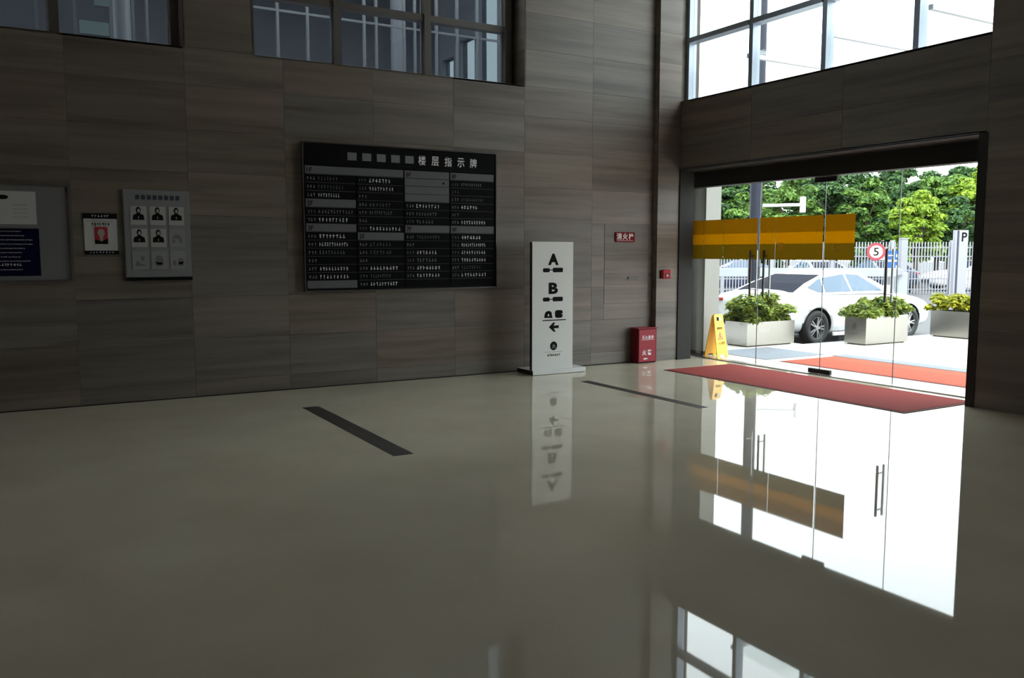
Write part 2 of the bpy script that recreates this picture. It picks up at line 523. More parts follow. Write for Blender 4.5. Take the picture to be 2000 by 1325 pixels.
# stone lining of the window reveals
for a, b in (LW1, LW2):
    box('reveal_slab', b, b + TH, W, W + .36, SILL, 4.25 - G, 'stone', wall_left)
    box('reveal_slab', b, b + TH, W, W + .36, 4.25, 4.72 - G, 'stone', wall_left)
    box('reveal_slab', b, b + TH, W, W + .36, 4.72, HEADZ, 'stone', wall_left)
    box('reveal_slab', a - TH, a, W, W + .36, SILL, HEADZ, 'stone', wall_left)
    box('sill_slab', a, b, W, W + .36, SILL - TH, SILL, 'stone', wall_left)

def window_left(name, x0, x1, mull, tz, rev_end):
    w = sempty(name, ((x0 + x1) / 2, W + .3, SILL))
    y0, y1 = W + .24, W + .36
    box('bottom_rail', x0, x1, y0, y1, SILL, SILL + .05, 'alu_dark', w)
    box('top_rail', x0, x1, y0, y1, HEADZ - .06, HEADZ, 'alu_dark', w)
    xs = [x0] + mull + [x1]
    for m_ in mull + [rev_end]:
        box('mullion', m_ - .045, m_ + .045, y0 - .02, y1, SILL, HEADZ, 'alu_dark', w)
    box('mullion', x0, x0 + .07, y0, y1, SILL, HEADZ, 'alu_dark', w)
    edges = [x0 + .07] + [e for m_ in mull for e in (m_ - .045, m_ + .045)] + [rev_end - .045]
    for k in range(0, len(edges), 2):
        a, b = edges[k], edges[k + 1]
        box('transom', a, b, y0, y1, tz - .04, tz + .04, 'alu_dark', w)
        for z0, z1 in ((SILL + .05, tz - .04), (tz + .04, HEADZ - .06)):
            box('pane', a, b, W + .31, W + .318, z0, z1, 'glass', w)
            # thin bright beads around each pane
            mb = MB()
            mb.box(a, b, W + .30, W + .31, z0, z0 + .018); mb.box(b - .018, b, W + .30, W + .31, z0 + .018, z1)
            mb.build('glazing_bead', 'alu_pale', w)
    if rev_end < x1 - .1:
        box('filler_strip', rev_end + .045, x1, W + .33, y1, SILL, HEADZ, 'alu_dark', w)
    return w
window_left('window_1', LW1[0], LW1[1], [-1.7, -.6, .50], 4.52, 1.66)
window_left('window_2', LW2[0], LW2[1], [3.49, 4.66], 4.52, 5.82)

# --- the upper gallery that shows through these windows
struct(box('floor_gallery', -9, 9.3, 10.24, 15.2, 3.3, 3.6, 'gallery'))
cg = MB(); cg.box(-9, 7.1, 12.0, 15.2, 6.3, 6.8); cg.box(-9, 1.9, 10.21, 12.0, 6.4, 6.8)  # unseen ceiling shaped to leave an added light well open to the sky
struct(cg.build('ceiling_around_light_well', 'gallery'))  # left part of the well is covered to dim the lobby floor
wgb = MB()
wgb.box(-9, 7.1, 14.6, 14.9, 3.6, 6.3)
struct(wgb.build('wall_gallery', 'gallery'))
wge = sempty('wall_gallery_end', (7.0, 12.4, 3.6))
for y0, y1, z0, z1 in ((10.24, 12.42, 3.6, 6.3), (13.05, 13.2, 3.6, 6.3), (13.75, 14.0, 3.6, 6.3), (14.45, 14.6, 3.6, 6.3),
                       (13.2, 13.75, 5.25, 6.3), (14.0, 14.45, 5.05, 6.3), (13.2, 13.75, 3.6, 4.3), (14.0, 14.45, 3.6, 4.3)):
    box('wall_block', 6.95, 7.1, y0, y1, z0, z1, 'gallery_col', wge)
for y0, y1, z0, z1 in ((12.42, 13.05, 3.6, 6.3), (13.2, 13.75, 4.3, 5.25), (14.0, 14.45, 4.3, 5.05)):
    box('pane', 7.02, 7.028, y0, y1, z0, z1, 'glass_tint', wge)
scr = sempty('window_gallery', (2.0, 11.9, 3.6))
for x in (-1.4, -.5, .41, .82, 1.22, 1.47, 1.63, 2.45, 3.27, 3.68, 4.50, 4.68, 5.11, 5.28, 5.63, 5.97, 6.31):
    box('glazing_post', x - .016, x + .016, 11.88, 11.93, 3.6, 6.3, 'alu_mid', scr)
box('glazing_rail', -9, 6.9, 11.89, 11.92, 4.83, 4.86, 'alu_mid', scr)
box('glazing_rail', -9, 6.9, 11.86, 11.92, 4.16, 4.19, 'alu_mid', scr)
for x in (1.40, 5.27):
    mb = MB(); mb.cyl((x, 12.5, 3.6), (x, 12.5, 6.3), .115, n=28)
    struct(mb.build('column_gallery', 'gallery_col', smooth=False))
tp = sempty('window_skylight', (.9, 14.5, 4.4))
box('panel', 1.06, 1.46, 14.55, 14.6, 4.84, 5.03, 'teal', tp)
box('panel', 1.27, 1.47, 14.55, 14.6, 5.27, 5.6, 'teal', tp)

# --- unseen wing continuing the building, added to darken the near planter's reflection
aw = MB(); aw.box(6.9, 7.1, 10.55, 40, -.3, 3.3); aw.box(6.9, 7.1, 15.2, 40, 3.3, 9.0)
struct(aw.build('wall_annex', 'stone'))

# --- corner pillar
pil = MB(); pil.box(8.13 + TH, XR + TH, P + TH, W + .3, 0, TOP); pil.box(XR + TH, 8.8, P + TH, W + .3, 0, HEADZ * 0 + 3.76)
pillar = struct(pil.build('wall_pillar', 'stone_back'))
prow = [0.03, .87, 1.22, 2.0, 3.15, 3.65, 4.30, 4.72, 5.2, 6.0, TOP]
for j in range(len(prow) - 1):
    z0, z1 = prow[j], prow[j + 1]
    zm = (z0 + z1) / 2
    slab(XR - 8.13 - .001, z1 - z0 - G, TH, 1, pillar, ((8.13 + XR) / 2, P + TH / 2, zm))
    slab(W - P - TH, z1 - z0 - G, TH, 0, pillar, (8.13 + TH / 2, (W + P + TH) / 2, zm))
box('plinth', 8.13 + .005, XR, P + .004, W, 0, .03, 'stone', pillar)

# --- right wall above and beside the doors
Y0, Y1 = 5.19, P            # door opening
HEAD = 2.80
wr = MB()
wr.box(XR + TH, 9.0, Y0, 9.93, HEAD + TH, SILL + .0 - TH)
wr.box(XR + TH, 9.15, YB, Y0, -0.2, TOP)
wr.box(XR + TH, 9.0, Y0, 9.93, 6.4, TOP)
wr.box(8.8, 9.0, P + .13, 10.3, 2.80, SILL - TH); wr.box(XR + TH, 9.0, 9.92, 10.3, SILL - TH, TOP)
wall_right = struct(wr.build('wall_right', 'stone_back'))
def add_right(y0, y1, z0, z1):
    slab(y1 - y0 - G, z1 - z0 - G, TH, 0, wall_right, (XR + TH / 2, (y0 + y1) / 2, (z0 + z1) / 2))
for y0, y1 in ((Y0, 6.95), (6.95, 8.4), (8.4, P)):
    add_right(y0, y1, HEAD, 3.27); add_right(y0, y1, 3.27, SILL)
    add_right(y0, y1, 6.4, TOP)
for y0, y1 in ((4.05, Y0), (2.9, 4.05)):
    for z0, z1 in zip([0, .18, .8, 1.4, 2.0, 2.6, 3.09, 3.5, 4.1, 4.7, 5.3, 6.0], [.18, .8, 1.4, 2.0, 2.6, 3.09, 3.5, 4.1, 4.7, 5.3, 6.0, TOP]):
        add_right(y0, y1, z0, z1)
slab(2.9 - YB, TOP, TH, 0, wall_right, (XR + TH / 2, (2.9 + YB) / 2, TOP / 2))
box('sill_slab', XR, 8.92, Y0, 9.9, SILL - TH, SILL + .004, 'stone', wall_right)
box('soffit_slab', XR, 8.92, Y0, P, HEAD, HEAD + TH - .002, 'stone', wall_right)
for z0, z1 in ((SILL, 4.3), (4.3, 4.72), (4.72, 5.4), (5.4, 6.4)):
    box('reveal_slab', XR + .001, 8.92, 9.9, 9.92, z0, z1 - G, 'stone', wall_right)

# --- upper right window
w3 = sempty('window_3', (8.8, 7.5, SILL))
YM = [8.62, 7.41, 6.16]
zt = 4.67
for y in [9.87] + YM + [5.22]:
    box('mullion', 8.72, 8.86, y - .035, y + .035, SILL, 6.4, 'alu', w3)
box('bottom_rail', 8.76, 8.86, Y0, 9.9, SILL, SILL + .04, 'alu', w3)
box('top_rail', 8.76, 8.86, Y0, 9.9, 6.34, 6.4, 'alu', w3)
ye = [9.87] + YM + [5.22]
for k in range(4):
    b_, a_ = ye[k] - .035, ye[k + 1] + .035
    box('transom', 8.70, 8.86, a_, b_, zt - .035, zt + .035, 'alu', w3)
    for z0, z1 in ((SILL + .04, zt - .035), (zt + .035, 6.34)):
        box('pane', 8.80, 8.808, a_, b_, z0, z1, 'glass', w3)

# --- door surround of dark metal
tr = sempty('trim_1', (8.7, 7.5, 0))
box('jamb', XR - .005, 8.80, P - .02, P + .13, 0, HEAD, 'dark_metal', tr)
box('jamb', XR - .005, 8.80, Y0 - .02, Y0 + .075, 0, HEAD, 'dark_metal', tr)
box('head_lining', XR + .001, 8.98, Y0 + .075, P - .02, HEAD - .012, HEAD - .0005, 'dark_metal', tr)
box('head_beam', 8.98, 9.16, Y0, 10.3, 2.57, HEAD + .02, 'dark_metal', tr)
box('edge_strip', XR - .008, XR - .004, Y0 + .075, P - .02, HEAD - .002, HEAD + .005, 'alu', tr)
box('threshold', 9.03, 9.16, Y0, 10.3, 0.0, .012, 'steel', tr)
# wall return and steel column outside the left end of the glass
struct(box('wall_return', 8.8, 9.26, 10.3, 10.55, -0.2, TOP, 'stone'))
cl = sempty('column_steel', (9.4, 10.2, 0))
box('steel_sheet', 9.27, 9.275, 10.003, 10.3, 0.06, 3.2, 'steel_sheet', cl)
box('steel_sheet', 9.273, 9.58, 10.0, 10.005, 0.06, 3.2, 'steel_sheet', cl)
box('core', 9.276, 9.58, 10.006, 10.5, 0.0, 3.25, 'dark_metal', cl)
box('plinth', 9.26, 9.585, 9.99, 10.29, 0, .06, 'dark_metal', cl)

# --- the four glass door leaves
def handle(parent, y, z0, z1):
    for dx, mname in ((-.06, 'steel'), (.06, 'dark_metal')):
        mb = MB()
        mb.cyl((XG + dx, y, z0), (XG + dx, y, z1), .016, n=14)
        h_ = mb.build('handle', 'alu_dark' if dx < 0 else 'chrome', parent)
    for z in (z0 + .10, z1 - .08):
        mb = MB(); mb.cyl((XG - .06, y, z), (XG + .06, y, z), .012, n=10)
        mb.build('handle_stand_off', 'chrome', parent)

leafs = [(8.735, 10.10), (7.615, 8.725), (6.535, 7.605), (5.22, 6.525)]
films = [[(9.84, 10.098), (9.43, 9.835), (8.76, 9.425)], [(8.43, 8.715), (7.625, 8.425)], [(7.14, 7.595)], []]
for k, (a, b) in enumerate(leafs):
    d = sempty('door_%d' % (k + 1), (XG, (a + b) / 2, 0))
    box('glass_pane', XG - .006, XG + .006, a, b, .016, 2.565, 'glass', d)
    mb = MB()
    mb.box(XG - .0065, XG + .0065, a - .004, a, .016, 2.565)
    mb.build('glass_edge', 'glass_edge', d)
    if k in (1, 2):
        y0, y1 = ((a, a + .17) if k == 1 else (b - .17, b))
        box('patch_fitting', XG - .022, XG + .022, y0, y1, .016, .075, 'dark_metal', d, .003)
        box('patch_fitting', XG - .022, XG + .022, y0, y1, 2.50, 2.565, 'dark_metal', d, .003)
    for (fa, fb) in films[k]:
        box('amber_film', XG - .0095, XG - .008, fa, fb, 1.50, 2.08, 'film', d)
    if k == 0: handle(d, 8.83, .98, 1.63)
    if k == 1: handle(d, 8.58, .98, 1.63)
    if k == 2: handle(d, 6.64, 1.0, 1.64)
# small amber stickers on the film
for k, (y, z) in ((0, (9.20, 1.62)), (2, (7.40, 1.66)), (1, (8.33, 1.68))):
    d = bpy.data.objects['door_%d' % (k + 1)]
    mb = MB(); f = FACE_X(XG - .0096)
    s = .05
    for r_ in (rect(y - s, y + s, z - s, z - s + .01), rect(y - s, y + s, z + s - .01, z + s), rect(y - s, y - s + .01, z - s, z + s), rect(y + s - .01, y + s, z - s, z + s),
               rect(y - .03, y - .012, z - .03, z + .03), rect(y + .008, y + .03, z - .03, z - .008), rect(y + .008, y + .03, z + .008, z + .03)):
        mb.prism(r_, f, 0, .001)
    mb.build('sticker', 'yellow', d)

# ================================================================== INSIDE: THINGS
rng = random.Random(7)

# --- floor directory board
def directory():
    x0, x1, z0, z1 = 2.94, 5.49, 1.14, 2.87
    t = thing('directory_board', 'large black floor directory board with rows of white lettering on the stone wall', 'directory board', ((x0 + x1) / 2, W, z0))
    yb = W - .05
    box('backing_panel', x0 + .012, x1 - .012, yb + .01, W - .002, z0 + .012, z1 - .012, 'blackgloss', t)
    for a in ((x0, x1, z1 - .014, z1), (x0, x1, z0, z0 + .014)):
        box('frame_bar', a[0], a[1], yb - .008, W - .002, a[2], a[3], 'chrome', t)
    box('frame_bar', x0, x0 + .014, yb - .008, W - .002, z0 + .014, z1 - .014, 'chrome', t)
    box('frame_bar', x1 - .014, x1, yb - .008, W - .002, z0 + .014, z1 - .014, 'chrome', t)
    ti = box('title_strip', x0 + .016, x1 - .016, yb + .002, yb + .01, z1 - .265, z1 - .016, 'strip', t)
    # five pale square marks, then the five readable characters
    zc = z1 - .145
    for k in range(5):
        xc = x0 + .60 + k * .183
        mb = MB(); mb.prism(rect(xc - .056, xc + .056, zc - .045, zc + .045), FACE_Y(yb + .002), 0, .002)
        mb.build('lettering', 'square', ti)
    for k, ch in enumerate('楼层指示牌'):
        text_on('lettering', ch, x0 + 1.50 + k * .178, zc, .10, .115, 'y', yb + .0005, 'letter', ti, 0.012)
    cx = [2.965, 3.59, 4.20, 4.82, 5.46]
    H, Rr, B, E = 'H', 'R', 'B', 'E'
    plan = ['HRRRHRRHRRRRRRB', 'HRRRRRRRHRRRRRR', 'HBBBRRRHRRRRRRE', 'HRRRRRRHRRRRRRE']
    heads = [['1F', '2F', '3F'], [None, '5F'], ['6F', '7F'], ['8F', '9F']]
    top = z1 - .275; pitch = (top - z0 - .03) / 15
    for c in range(4):
        hi = 0
        for r_ in range(15):
            k = plan[c][r_]
            a, b = cx[c] + .006, cx[c + 1] - .012
            if c == 0 and r_ == 0: b = cx[1]
            if c == 1 and r_ == 0: a = cx[1]
            zz1 = top - r_ * pitch; zz0 = zz1 - pitch + .008
            mname = {'H': 'header', 'B': 'header', 'R': 'strip', 'E': 'strip'}[k]
            s = box('header_strip' if k == 'H' else 'name_strip', a, b, yb + .001, yb + .01, zz0, zz1, mname, t)
            fn = FACE_Y(yb + .001)
            if k == 'H':
                if heads[c][hi]:
                    text_on('lettering', heads[c][hi], a + .05, (zz0 + zz1) / 2 - .004, .062, pitch * .58, 'y', yb - .0005, 'black', s, 0.02)
                hi += 1
            elif k == 'R':
                mb = MB(); n0 = len(mb.v)
                marks(mb, a + .02, a + .125, zz0 + pitch * .2, zz0 + pitch * .62, fn, rng, .036)
                mb.build('lettering', 'letter_dim' if rng.random() < .35 else 'square', s)
                if rng.random() < .80:
                    mb = MB(); L = rng.uniform(.55, .97)
                    marks(mb, a + .15, a + .15 + (b - a - .16) * L, zz0 + pitch * .18, zz0 + pitch * .66, fn, rng, rng.choice((.03, .036, .041)), rng.uniform(.45, .66))
                    mb.build('lettering', rng.choice(('letter', 'letter', 'square', 'letter_dim')), s)
            if k == 'B' and c == 2 and r_ == 1:
                mb = MB(); mb.prism(ellipse(b - .08, (zz0 + zz1) / 2, .014, .014), fn, 0, .003); mb.build('screw', 'black', s)
            if r_ < 14:
                box('divider', a, b, yb - .001, yb + .009, zz0 - .0075, zz0 - .0045, 'letter_dim', t)
directory()

# --- notice board, its two sheets, small poster, portrait panel
nb = thing('notice_board', 'grey felt notice board in a dark frame at the left edge', 'notice board', (-.25, W, 1.30))
x0, x1, z0, z1 = -1.05, .555, 1.30, 2.285
box('felt_panel', x0 + .02, x1 - .02, W - .02, W - .002, z0 + .02, z1 - .02, 'felt', nb)
for a in ((x0, x1, z1 - .024, z1), (x0, x1, z0, z0 + .024), (x0, x0 + .024, z0 + .024, z1 - .024), (x1 - .024, x1, z0 + .024, z1 - .024)):
    box('frame_bar', a[0], a[1], W - .035, W - .002, a[2], a[3], 'alu_dark', nb)
ws = thing('paper_notice', 'white paper notice with faint print pinned high on the grey notice board', 'notice', (-.2, W - .022, 1.86))
box('sheet', -.62, .245, W - .0245, W - .021, 1.86, 2.20, 'paper', ws)
mb = MB(); mb.prism(ellipse(-.04, 2.14, .05, .022), FACE_Y(W - .0245), 0, .001); mb.build('print', 'black', ws)
mb = MB()
for k in range(4): marks(mb, .04, .19, 2.06 - k * .04, 2.075 - k * .04, FACE_Y(W - .0245), rng, .02)
mb.build('print', 'felt', ws)
box('margin', -.62, .245, W - .0262, W - .0246, 1.862, 1.875, 'felt', ws)
bs = thing('blue_poster', 'navy blue poster with lines of white lettering below the white notice', 'poster', (-.2, W - .022, 1.36))
box('sheet', -.60, .258, W - .0245, W - .021, 1.365, 1.835, 'navy', bs)
for k in range(10):
    mb = MB(); zz = 1.80 - k * .042
    marks(mb, -.5, .08 + rng.uniform(0, .13), zz, zz + (.012 if k != 8 else .026), FACE_Y(W - .0245), rng, .014 if k != 8 else .026, .8)
    mb.build('lettering', 'letter', bs)

sp = thing('small_poster', 'small white poster with a red picture between black bars', 'poster', (.82, W, 1.58))
box('sheet', .665, .975, W - .008, W - .002, 1.585, 1.995, 'paper', sp)
box('title_bar', .655, .98, W - .011, W - .0075, 1.945, 2.0, 'black', sp)
box('bottom_bar', .662, .985, W - .011, W - .0075, 1.578, 1.617, 'black', sp)
mb = MB(); marks(mb, .74, .91, 1.962, 1.984, FACE_Y(W - .011), rng, .028, .7); mb.build('lettering', 'letter', sp)
mb = MB(); marks(mb, .71, .94, 1.590, 1.606, FACE_Y(W - .011), rng, .03, .5); mb.build('lettering', 'letter', sp)
mb = MB(); marks(mb, .735, .92, 1.87, 1.905, FACE_Y(W - .008), rng, .025, .85); mb.build('lettering', 'black', sp)
box('rule', .69, .945, W - .009, W - .0075, 1.918, 1.922, 'felt', sp)
pic = box('picture', .762, .885, W - .0105, W - .0075, 1.685, 1.862, 'poster_red', sp)
mb = MB(); f = FACE_Y(W - .0105)
mb.prism([(.762, 1.685), (.885, 1.685), (.885, 1.745), (.85, 1.725), (.80, 1.72), (.762, 1.735)], f, 0, .001)
mb.build('dark_ground', 'black', pic)
mb = MB(); f = FACE_Y(W - .0117)
mb.prism(ellipse(.823, 1.80, .034, .042), f, 0, .001)
mb.prism([(.805, 1.765), (.812, 1.715), (.836, 1.715), (.842, 1.765)], f, 0, .001)
mb.build('raised_hand', 'skin_print', pic)

pb = thing('portrait_panel', 'pale grey wall panel with nine portrait cards in three rows', 'display panel', (1.37, W, 1.30))
box('panel', 1.045, 1.70, W - .018, W - .002, 1.335, 2.255, 'panelgrey', pb, .003)
box('bottom_ledge', 1.04, 1.705, W - .026, W - .002, 1.30, 1.335, 'black', pb)
box('edge_strip', 1.037, 1.047, W - .02, W - .002, 1.335, 2.25, 'alu_dark', pb)
for k in range(8):
    mb = MB(); xx = 1.16 + k * .057
    mb.prism(rect(xx, xx + .042, 2.155, 2.20), FACE_Y(W - .018), 0, .001)
    mb.prism(rect(xx + .012, xx + .02, 2.148, 2.206), FACE_Y(W - .018), 0, .0015)
    mb.build('lettering', 'ink', pb)
def bust(mb, cx, cz, s, f):
    head = [(cx + .024 * s * math.cos(t_), cz + (.047 + .034 * math.sin(t_)) * s) for t_ in [math.radians(a_) for a_ in range(-50, 231, 20)]]
    mb.prism([(cx - .058 * s, cz - .055 * s), (cx + .058 * s, cz - .055 * s), (cx + .052 * s, cz - .005 * s), (cx + .018 * s, cz + .012 * s)] + head + [(cx - .018 * s, cz + .012 * s), (cx - .052 * s, cz - .005 * s)], f, 0, .0010)
for r_ in range(3):
    for c in range(3):
        xc = 1.185 + c * .188; zc = 1.985 - r_ * .235
        cd = box('portrait_card', xc - .079, xc + .079, W - .0215, W - .0185, zc - .098, zc + .098, 'card' if r_ * 3 + c < 5 else 'card2', pb, .002)
        f = FACE_Y(W - .0215); mb = MB()
        if r_ * 3 + c < 5:
            bust(mb, xc, zc + .01, 1.0, f)
            mb.build('portrait_print', 'black', cd)
            mb = MB(); mb.prism(ellipse(xc + .003, zc + .052, .013, .020), FACE_Y(W - .0227), 0, .0008)
            mb.build('portrait_print', 'skin_print', cd)
            mb = MB(); mb.prism([(xc - .006, zc - .01), (xc + .006, zc - .01), (xc + .001, zc - .04)], FACE_Y(W - .0227), 0, .0008)
            mb.build('portrait_print', 'skin_print', cd)
        else:
            k = r_ * 3 + c
            if k == 5: mb.prism(ellipse(xc, zc - .01, .048, .052, 16, 0, math.pi), f, 0, .001); mb.prism(rect(xc - .048, xc - .02, zc - .05, zc - .01), f, 0, .001); mb.prism(rect(xc + .02, xc + .048, zc - .05, zc - .01), f, 0, .001)
            if k == 6: mb.prism([(xc - .05, zc - .06), (xc + .05, zc - .06), (xc + .05, zc - .045), (xc + .01, zc - .04), (xc - .03, zc)], f, 0, .001); mb.prism(ellipse(xc + .025, zc + .02, .02, .03), f, 0, .001)
            if k == 7: mb.prism(ellipse(xc, zc, .040, .052), f, 0, .001); mb.prism(rect(xc - .03, xc + .036, zc - .062, zc - .02), f, 0, .001)
            if k == 8: mb.prism(rect(xc - .05, xc - .015, zc - .055, zc - .005), f, 0, .001); mb.prism(ellipse(xc + .03, zc - .01, .03, .036), f, 0, .001); mb.prism(rect(xc + .0, xc + .062, zc - .058, zc - .02), f, 0, .001)
            mb.build('portrait_print', 'greyprint', cd, stuff=True)

# --- free-standing sign totem
tt = thing('totem_sign', 'tall white free-standing sign with black letters A and B and an arrow', 'sign', (6.1, 9.45, 0))
TX0, TX1, TYF = 5.79, 6.425, 9.43
base = box('base', 5.785, 6.62, 9.40, 9.80, .004, .065, 'totem', tt, .004)
bx_ = box('base_edge', 5.781, 5.785, 9.405, 9.795, .008, .062, 'dark_metal', tt)
box('panel', TX0, TX1, TYF, TYF + .05, .065, 1.735, 'totem', tt, .002)
box('side_edge', TX0 - .006, TX0 - .0002, TYF + .002, TYF + .048, .066, 1.733, 'dark_metal', tt)
def tx(zx): return TX0 + (zx - 193) * (TX1 - TX0) / 332.0
def tz(zy): return 1.735 - (zy - 132) * (1.735 - .065) / 1018.0
f = FACE_Y(TYF - .0002)
text_on('lettering', 'A', tx(362), tz(270), .165, .15, 'y', TYF - .0015, 'black', tt, 0.055)
text_on('lettering', 'B', tx(362), tz(500), .145, .15, 'y', TYF - .0015, 'black', tt, 0.05)
def rrect(a, b, c, d, r_):
    out = []
    for (cx_, cz_, s) in ((b - r_, d - r_, 0), (a + r_, d - r_, 1), (a + r_, c + r_, 2), (b - r_, c + r_, 3)):
        for q in range(4):
            t_ = math.pi / 2 * (s + q / 3); out.append((cx_ + r_ * math.cos(t_), cz_ + r_ * math.sin(t_)))
    return out
for zy in (355, 587):
    mb = MB()
    mb.prism(rrect(tx(278), tx(333), tz(zy + 17), tz(zy - 15), .018), f, 0, .0015)
    mb.prism(rrect(tx(357), tx(440), tz(zy + 18), tz(zy - 18), .014), f, 0, .0015)
    mb.prism(rect(tx(330), tx(360), tz(zy + 3), tz(zy - 4)), f, 0, .0012)
    mb.build('lettering', 'black', tt)
mb = MB()
mb.prism([(tx(290), tz(735)), (tx(357), tz(737)), (tx(351), tz(715)), (tx(350), tz(695)), (tx(338), tz(682)), (tx(318), tz(679)), (tx(298), tz(690)), (tx(291), tz(712))], f, 0, .0015)
mb.build('lettering', 'black', tt)
mb = MB()
mb.prism(rrect(tx(377), tx(440), tz(738), tz(676), .03), f, 0, .0015)
mb.build('lettering', 'black', tt)
mb = MB(); mb.prism(rect(tx(431), tx(441), tz(712), tz(702)), FACE_Y(TYF - .002), 0, .001); mb.prism(rect(tx(318), tx(328), tz(722), tz(706)), FACE_Y(TYF - .002), 0, .001)
mb.build('lettering', 'totem', tt)
mb = MB(); mb.prism(rect(tx(275), tx(467), tz(759), tz(751)), f, 0, .0015); mb.build('underline', 'black', tt)
mb = MB()
mb.prism([(tx(327), tz(810)), (tx(362), tz(774)), (tx(378), tz(774)), (tx(366), tz(800)), (tx(408), tz(797)), (tx(408), tz(820)), (tx(366), tz(822)), (tx(384), tz(848)), (tx(366), tz(848))], f, 0, .0015)
mb.build('arrow', 'black', tt)
mb = MB(); mb.prism(ellipse(tx(367), tz(962), .055, .058, 24), f, 0, .0012); em = mb.build('emblem', 'black', tt)
mb = MB(); mb.prism([(tx(352), tz(968)), (tx(367), tz(945)), (tx(384), tz(968))], FACE_Y(TYF - .0016), 0, .0008); mb.prism(rect(tx(352), tx(384), tz(981), tz(974)), FACE_Y(TYF - .0016), 0, .0008)
mb.build('emblem_mark', 'greyprint', em)
mb = MB(); mb.prism(rect(tx(292), tx(438), tz(1011), tz(1009)), f, 0, .001); mb.build('underline', 'greyprint', tt)
mb = MB(); marks(mb, tx(316), tx(425), tz(1046), tz(1026), f, rng, .03, .75); mb.build('lettering', 'black', tt)

# --- fire extinguisher box
fb = thing('extinguisher_box', 'red fire extinguisher box on the floor by the corner pillar', 'extinguisher box', (7.9, 9.68, 0))
bx0, bx1, by0, by1, bh = 7.74, 8.09, 9.70, 9.865, .50
box('cabinet', bx0, bx1, by0, by1, .012, bh, 'fire_red_dark', fb, .006)
box('door', bx0 + .012, bx1 - .03, by0 - .012, by0 - .0003, .02, bh - .012, 'fire_red', fb, .003)
box('lid', bx0 - .006, bx1 + .006, by0 - .016, by1 + .004, bh + .0005, bh + .014, 'fire_red', fb, .003)
box('plinth', bx0 + .01, bx1 - .01, by0 + .01, by1 - .01, 0, .012, 'black', fb)
chars_on('灭火器箱', 7.915, .375, .22, .05, 'y', by0 - .0135, 'letter', fb, 0.02)
chars_on('火警', 7.90, .155, .19, .08, 'y', by0 - .0135, 'letter', fb, 0.02)
chars_on('119', 7.88, .065, .08, .022, 'y', by0 - .0135, 'letter', fb)
mb = MB(); mb.prism(rect(7.80, 8.03, .338, .342), FACE_Y(by0 - .0122), 0, .001); mb.build('underline', 'letter', fb)

hs = thing('hydrant_sign', 'small red fire hydrant sign with white characters on the wall', 'sign', (7.615, W - .01, 1.75))
box('plate', 7.44, 7.79, W - .0165, W - .0115, 1.745, 1.885, 'sign_red', hs, .004)
chars_on('消火栓', 7.615, 1.825, .32, .095, 'y', W - .0175, 'letter', hs, 0.025, .86)
mb = MB(); mb.prism(rect(7.47, 7.76, 1.762, 1.767), FACE_Y(W - .0167), 0, .001); mb.build('underline', 'letter', hs)

al = thing('fire_alarm', 'small red fire alarm call point on the corner pillar', 'fire alarm', (8.29, P - .002, 1.22))
box('housing', 8.215, 8.37, P - .048, P - .003, 1.215, 1.345, 'alarm', al, .012, 2)
box('press_plate', 8.255, 8.335, P - .052, P - .0482, 1.235, 1.30, 'fire_red_dark', al, .002)
mb = MB(); mb.prism([(8.275, 1.248), (8.315, 1.248), (8.295, 1.285)], FACE_Y(P - .0522), 0, .001); mb.build('symbol', 'letter', al)
box('back_plate', 8.20, 8.222, P - .03, P - .003, 1.22, 1.335, 'fire_red_dark', al)

# --- floor grilles
for i, (a, b, c, d, lab) in enumerate(((2.53, 2.70, 6.2, 8.65, 'dark floor grille strip below the directory board, nearer the camera'),
                                    (6.05, 6.17, 6.56, 8.70, 'dark floor grille strip between the white sign and the red mat'))):
    g = thing('floor_grille', lab, 'floor grille', ((a + b) / 2, (c + d) / 2, 0), 'dark grille strips in the floor')
    mb = MB()
    mb.box(a, a + .012, c, d, 0, .0022); mb.box(b - .012, b, c, d, 0, .0022); mb.box(a + .012, b - .012, c, c + .012, 0, .0022); mb.box(a + .012, b - .012, d - .012, d, 0, .0022)
    mb.build('frame', 'grille', g)
    nb_ = 5
    for k in range(nb_):
        xa = a + .013 + (b - a - .026) * k / nb_
        box('bar', xa, xa + (b - a - .026) / nb_ - .003, c + .012, d - .012, .0002, .0018, 'grille', g)

# --- mats
def mat_thing(name, label, x0, x1, y0, y1, top, mat, edge, h=.010):
    t = thing(name, label, 'mat', ((x0 + x1) / 2, (y0 + y1) / 2, top), None)
    box('pile', x0 + .03, x1 - .03, y0 + .03, y1 - .03, top + .001, top + h, mat, t, .003)
    mb = MB()
    for a in ((x0, x1, y0, y0 + .03), (x0, x1, y1 - .03, y1), (x0, x0 + .03, y0 + .03, y1 - .03), (x1 - .03, x1, y0 + .03, y1 - .03)):
        mb.box(a[0], a[1], a[2], a[3], top + .0005, top + h * .6)
    mb.build('edge_trim', edge, t)
    return t
mat_thing('door_mat', 'long brick red mat on the lobby floor inside the glass doors', 7.62, 8.86, 5.32, 8.98, 0, 'mat_in', 'mat_edge')

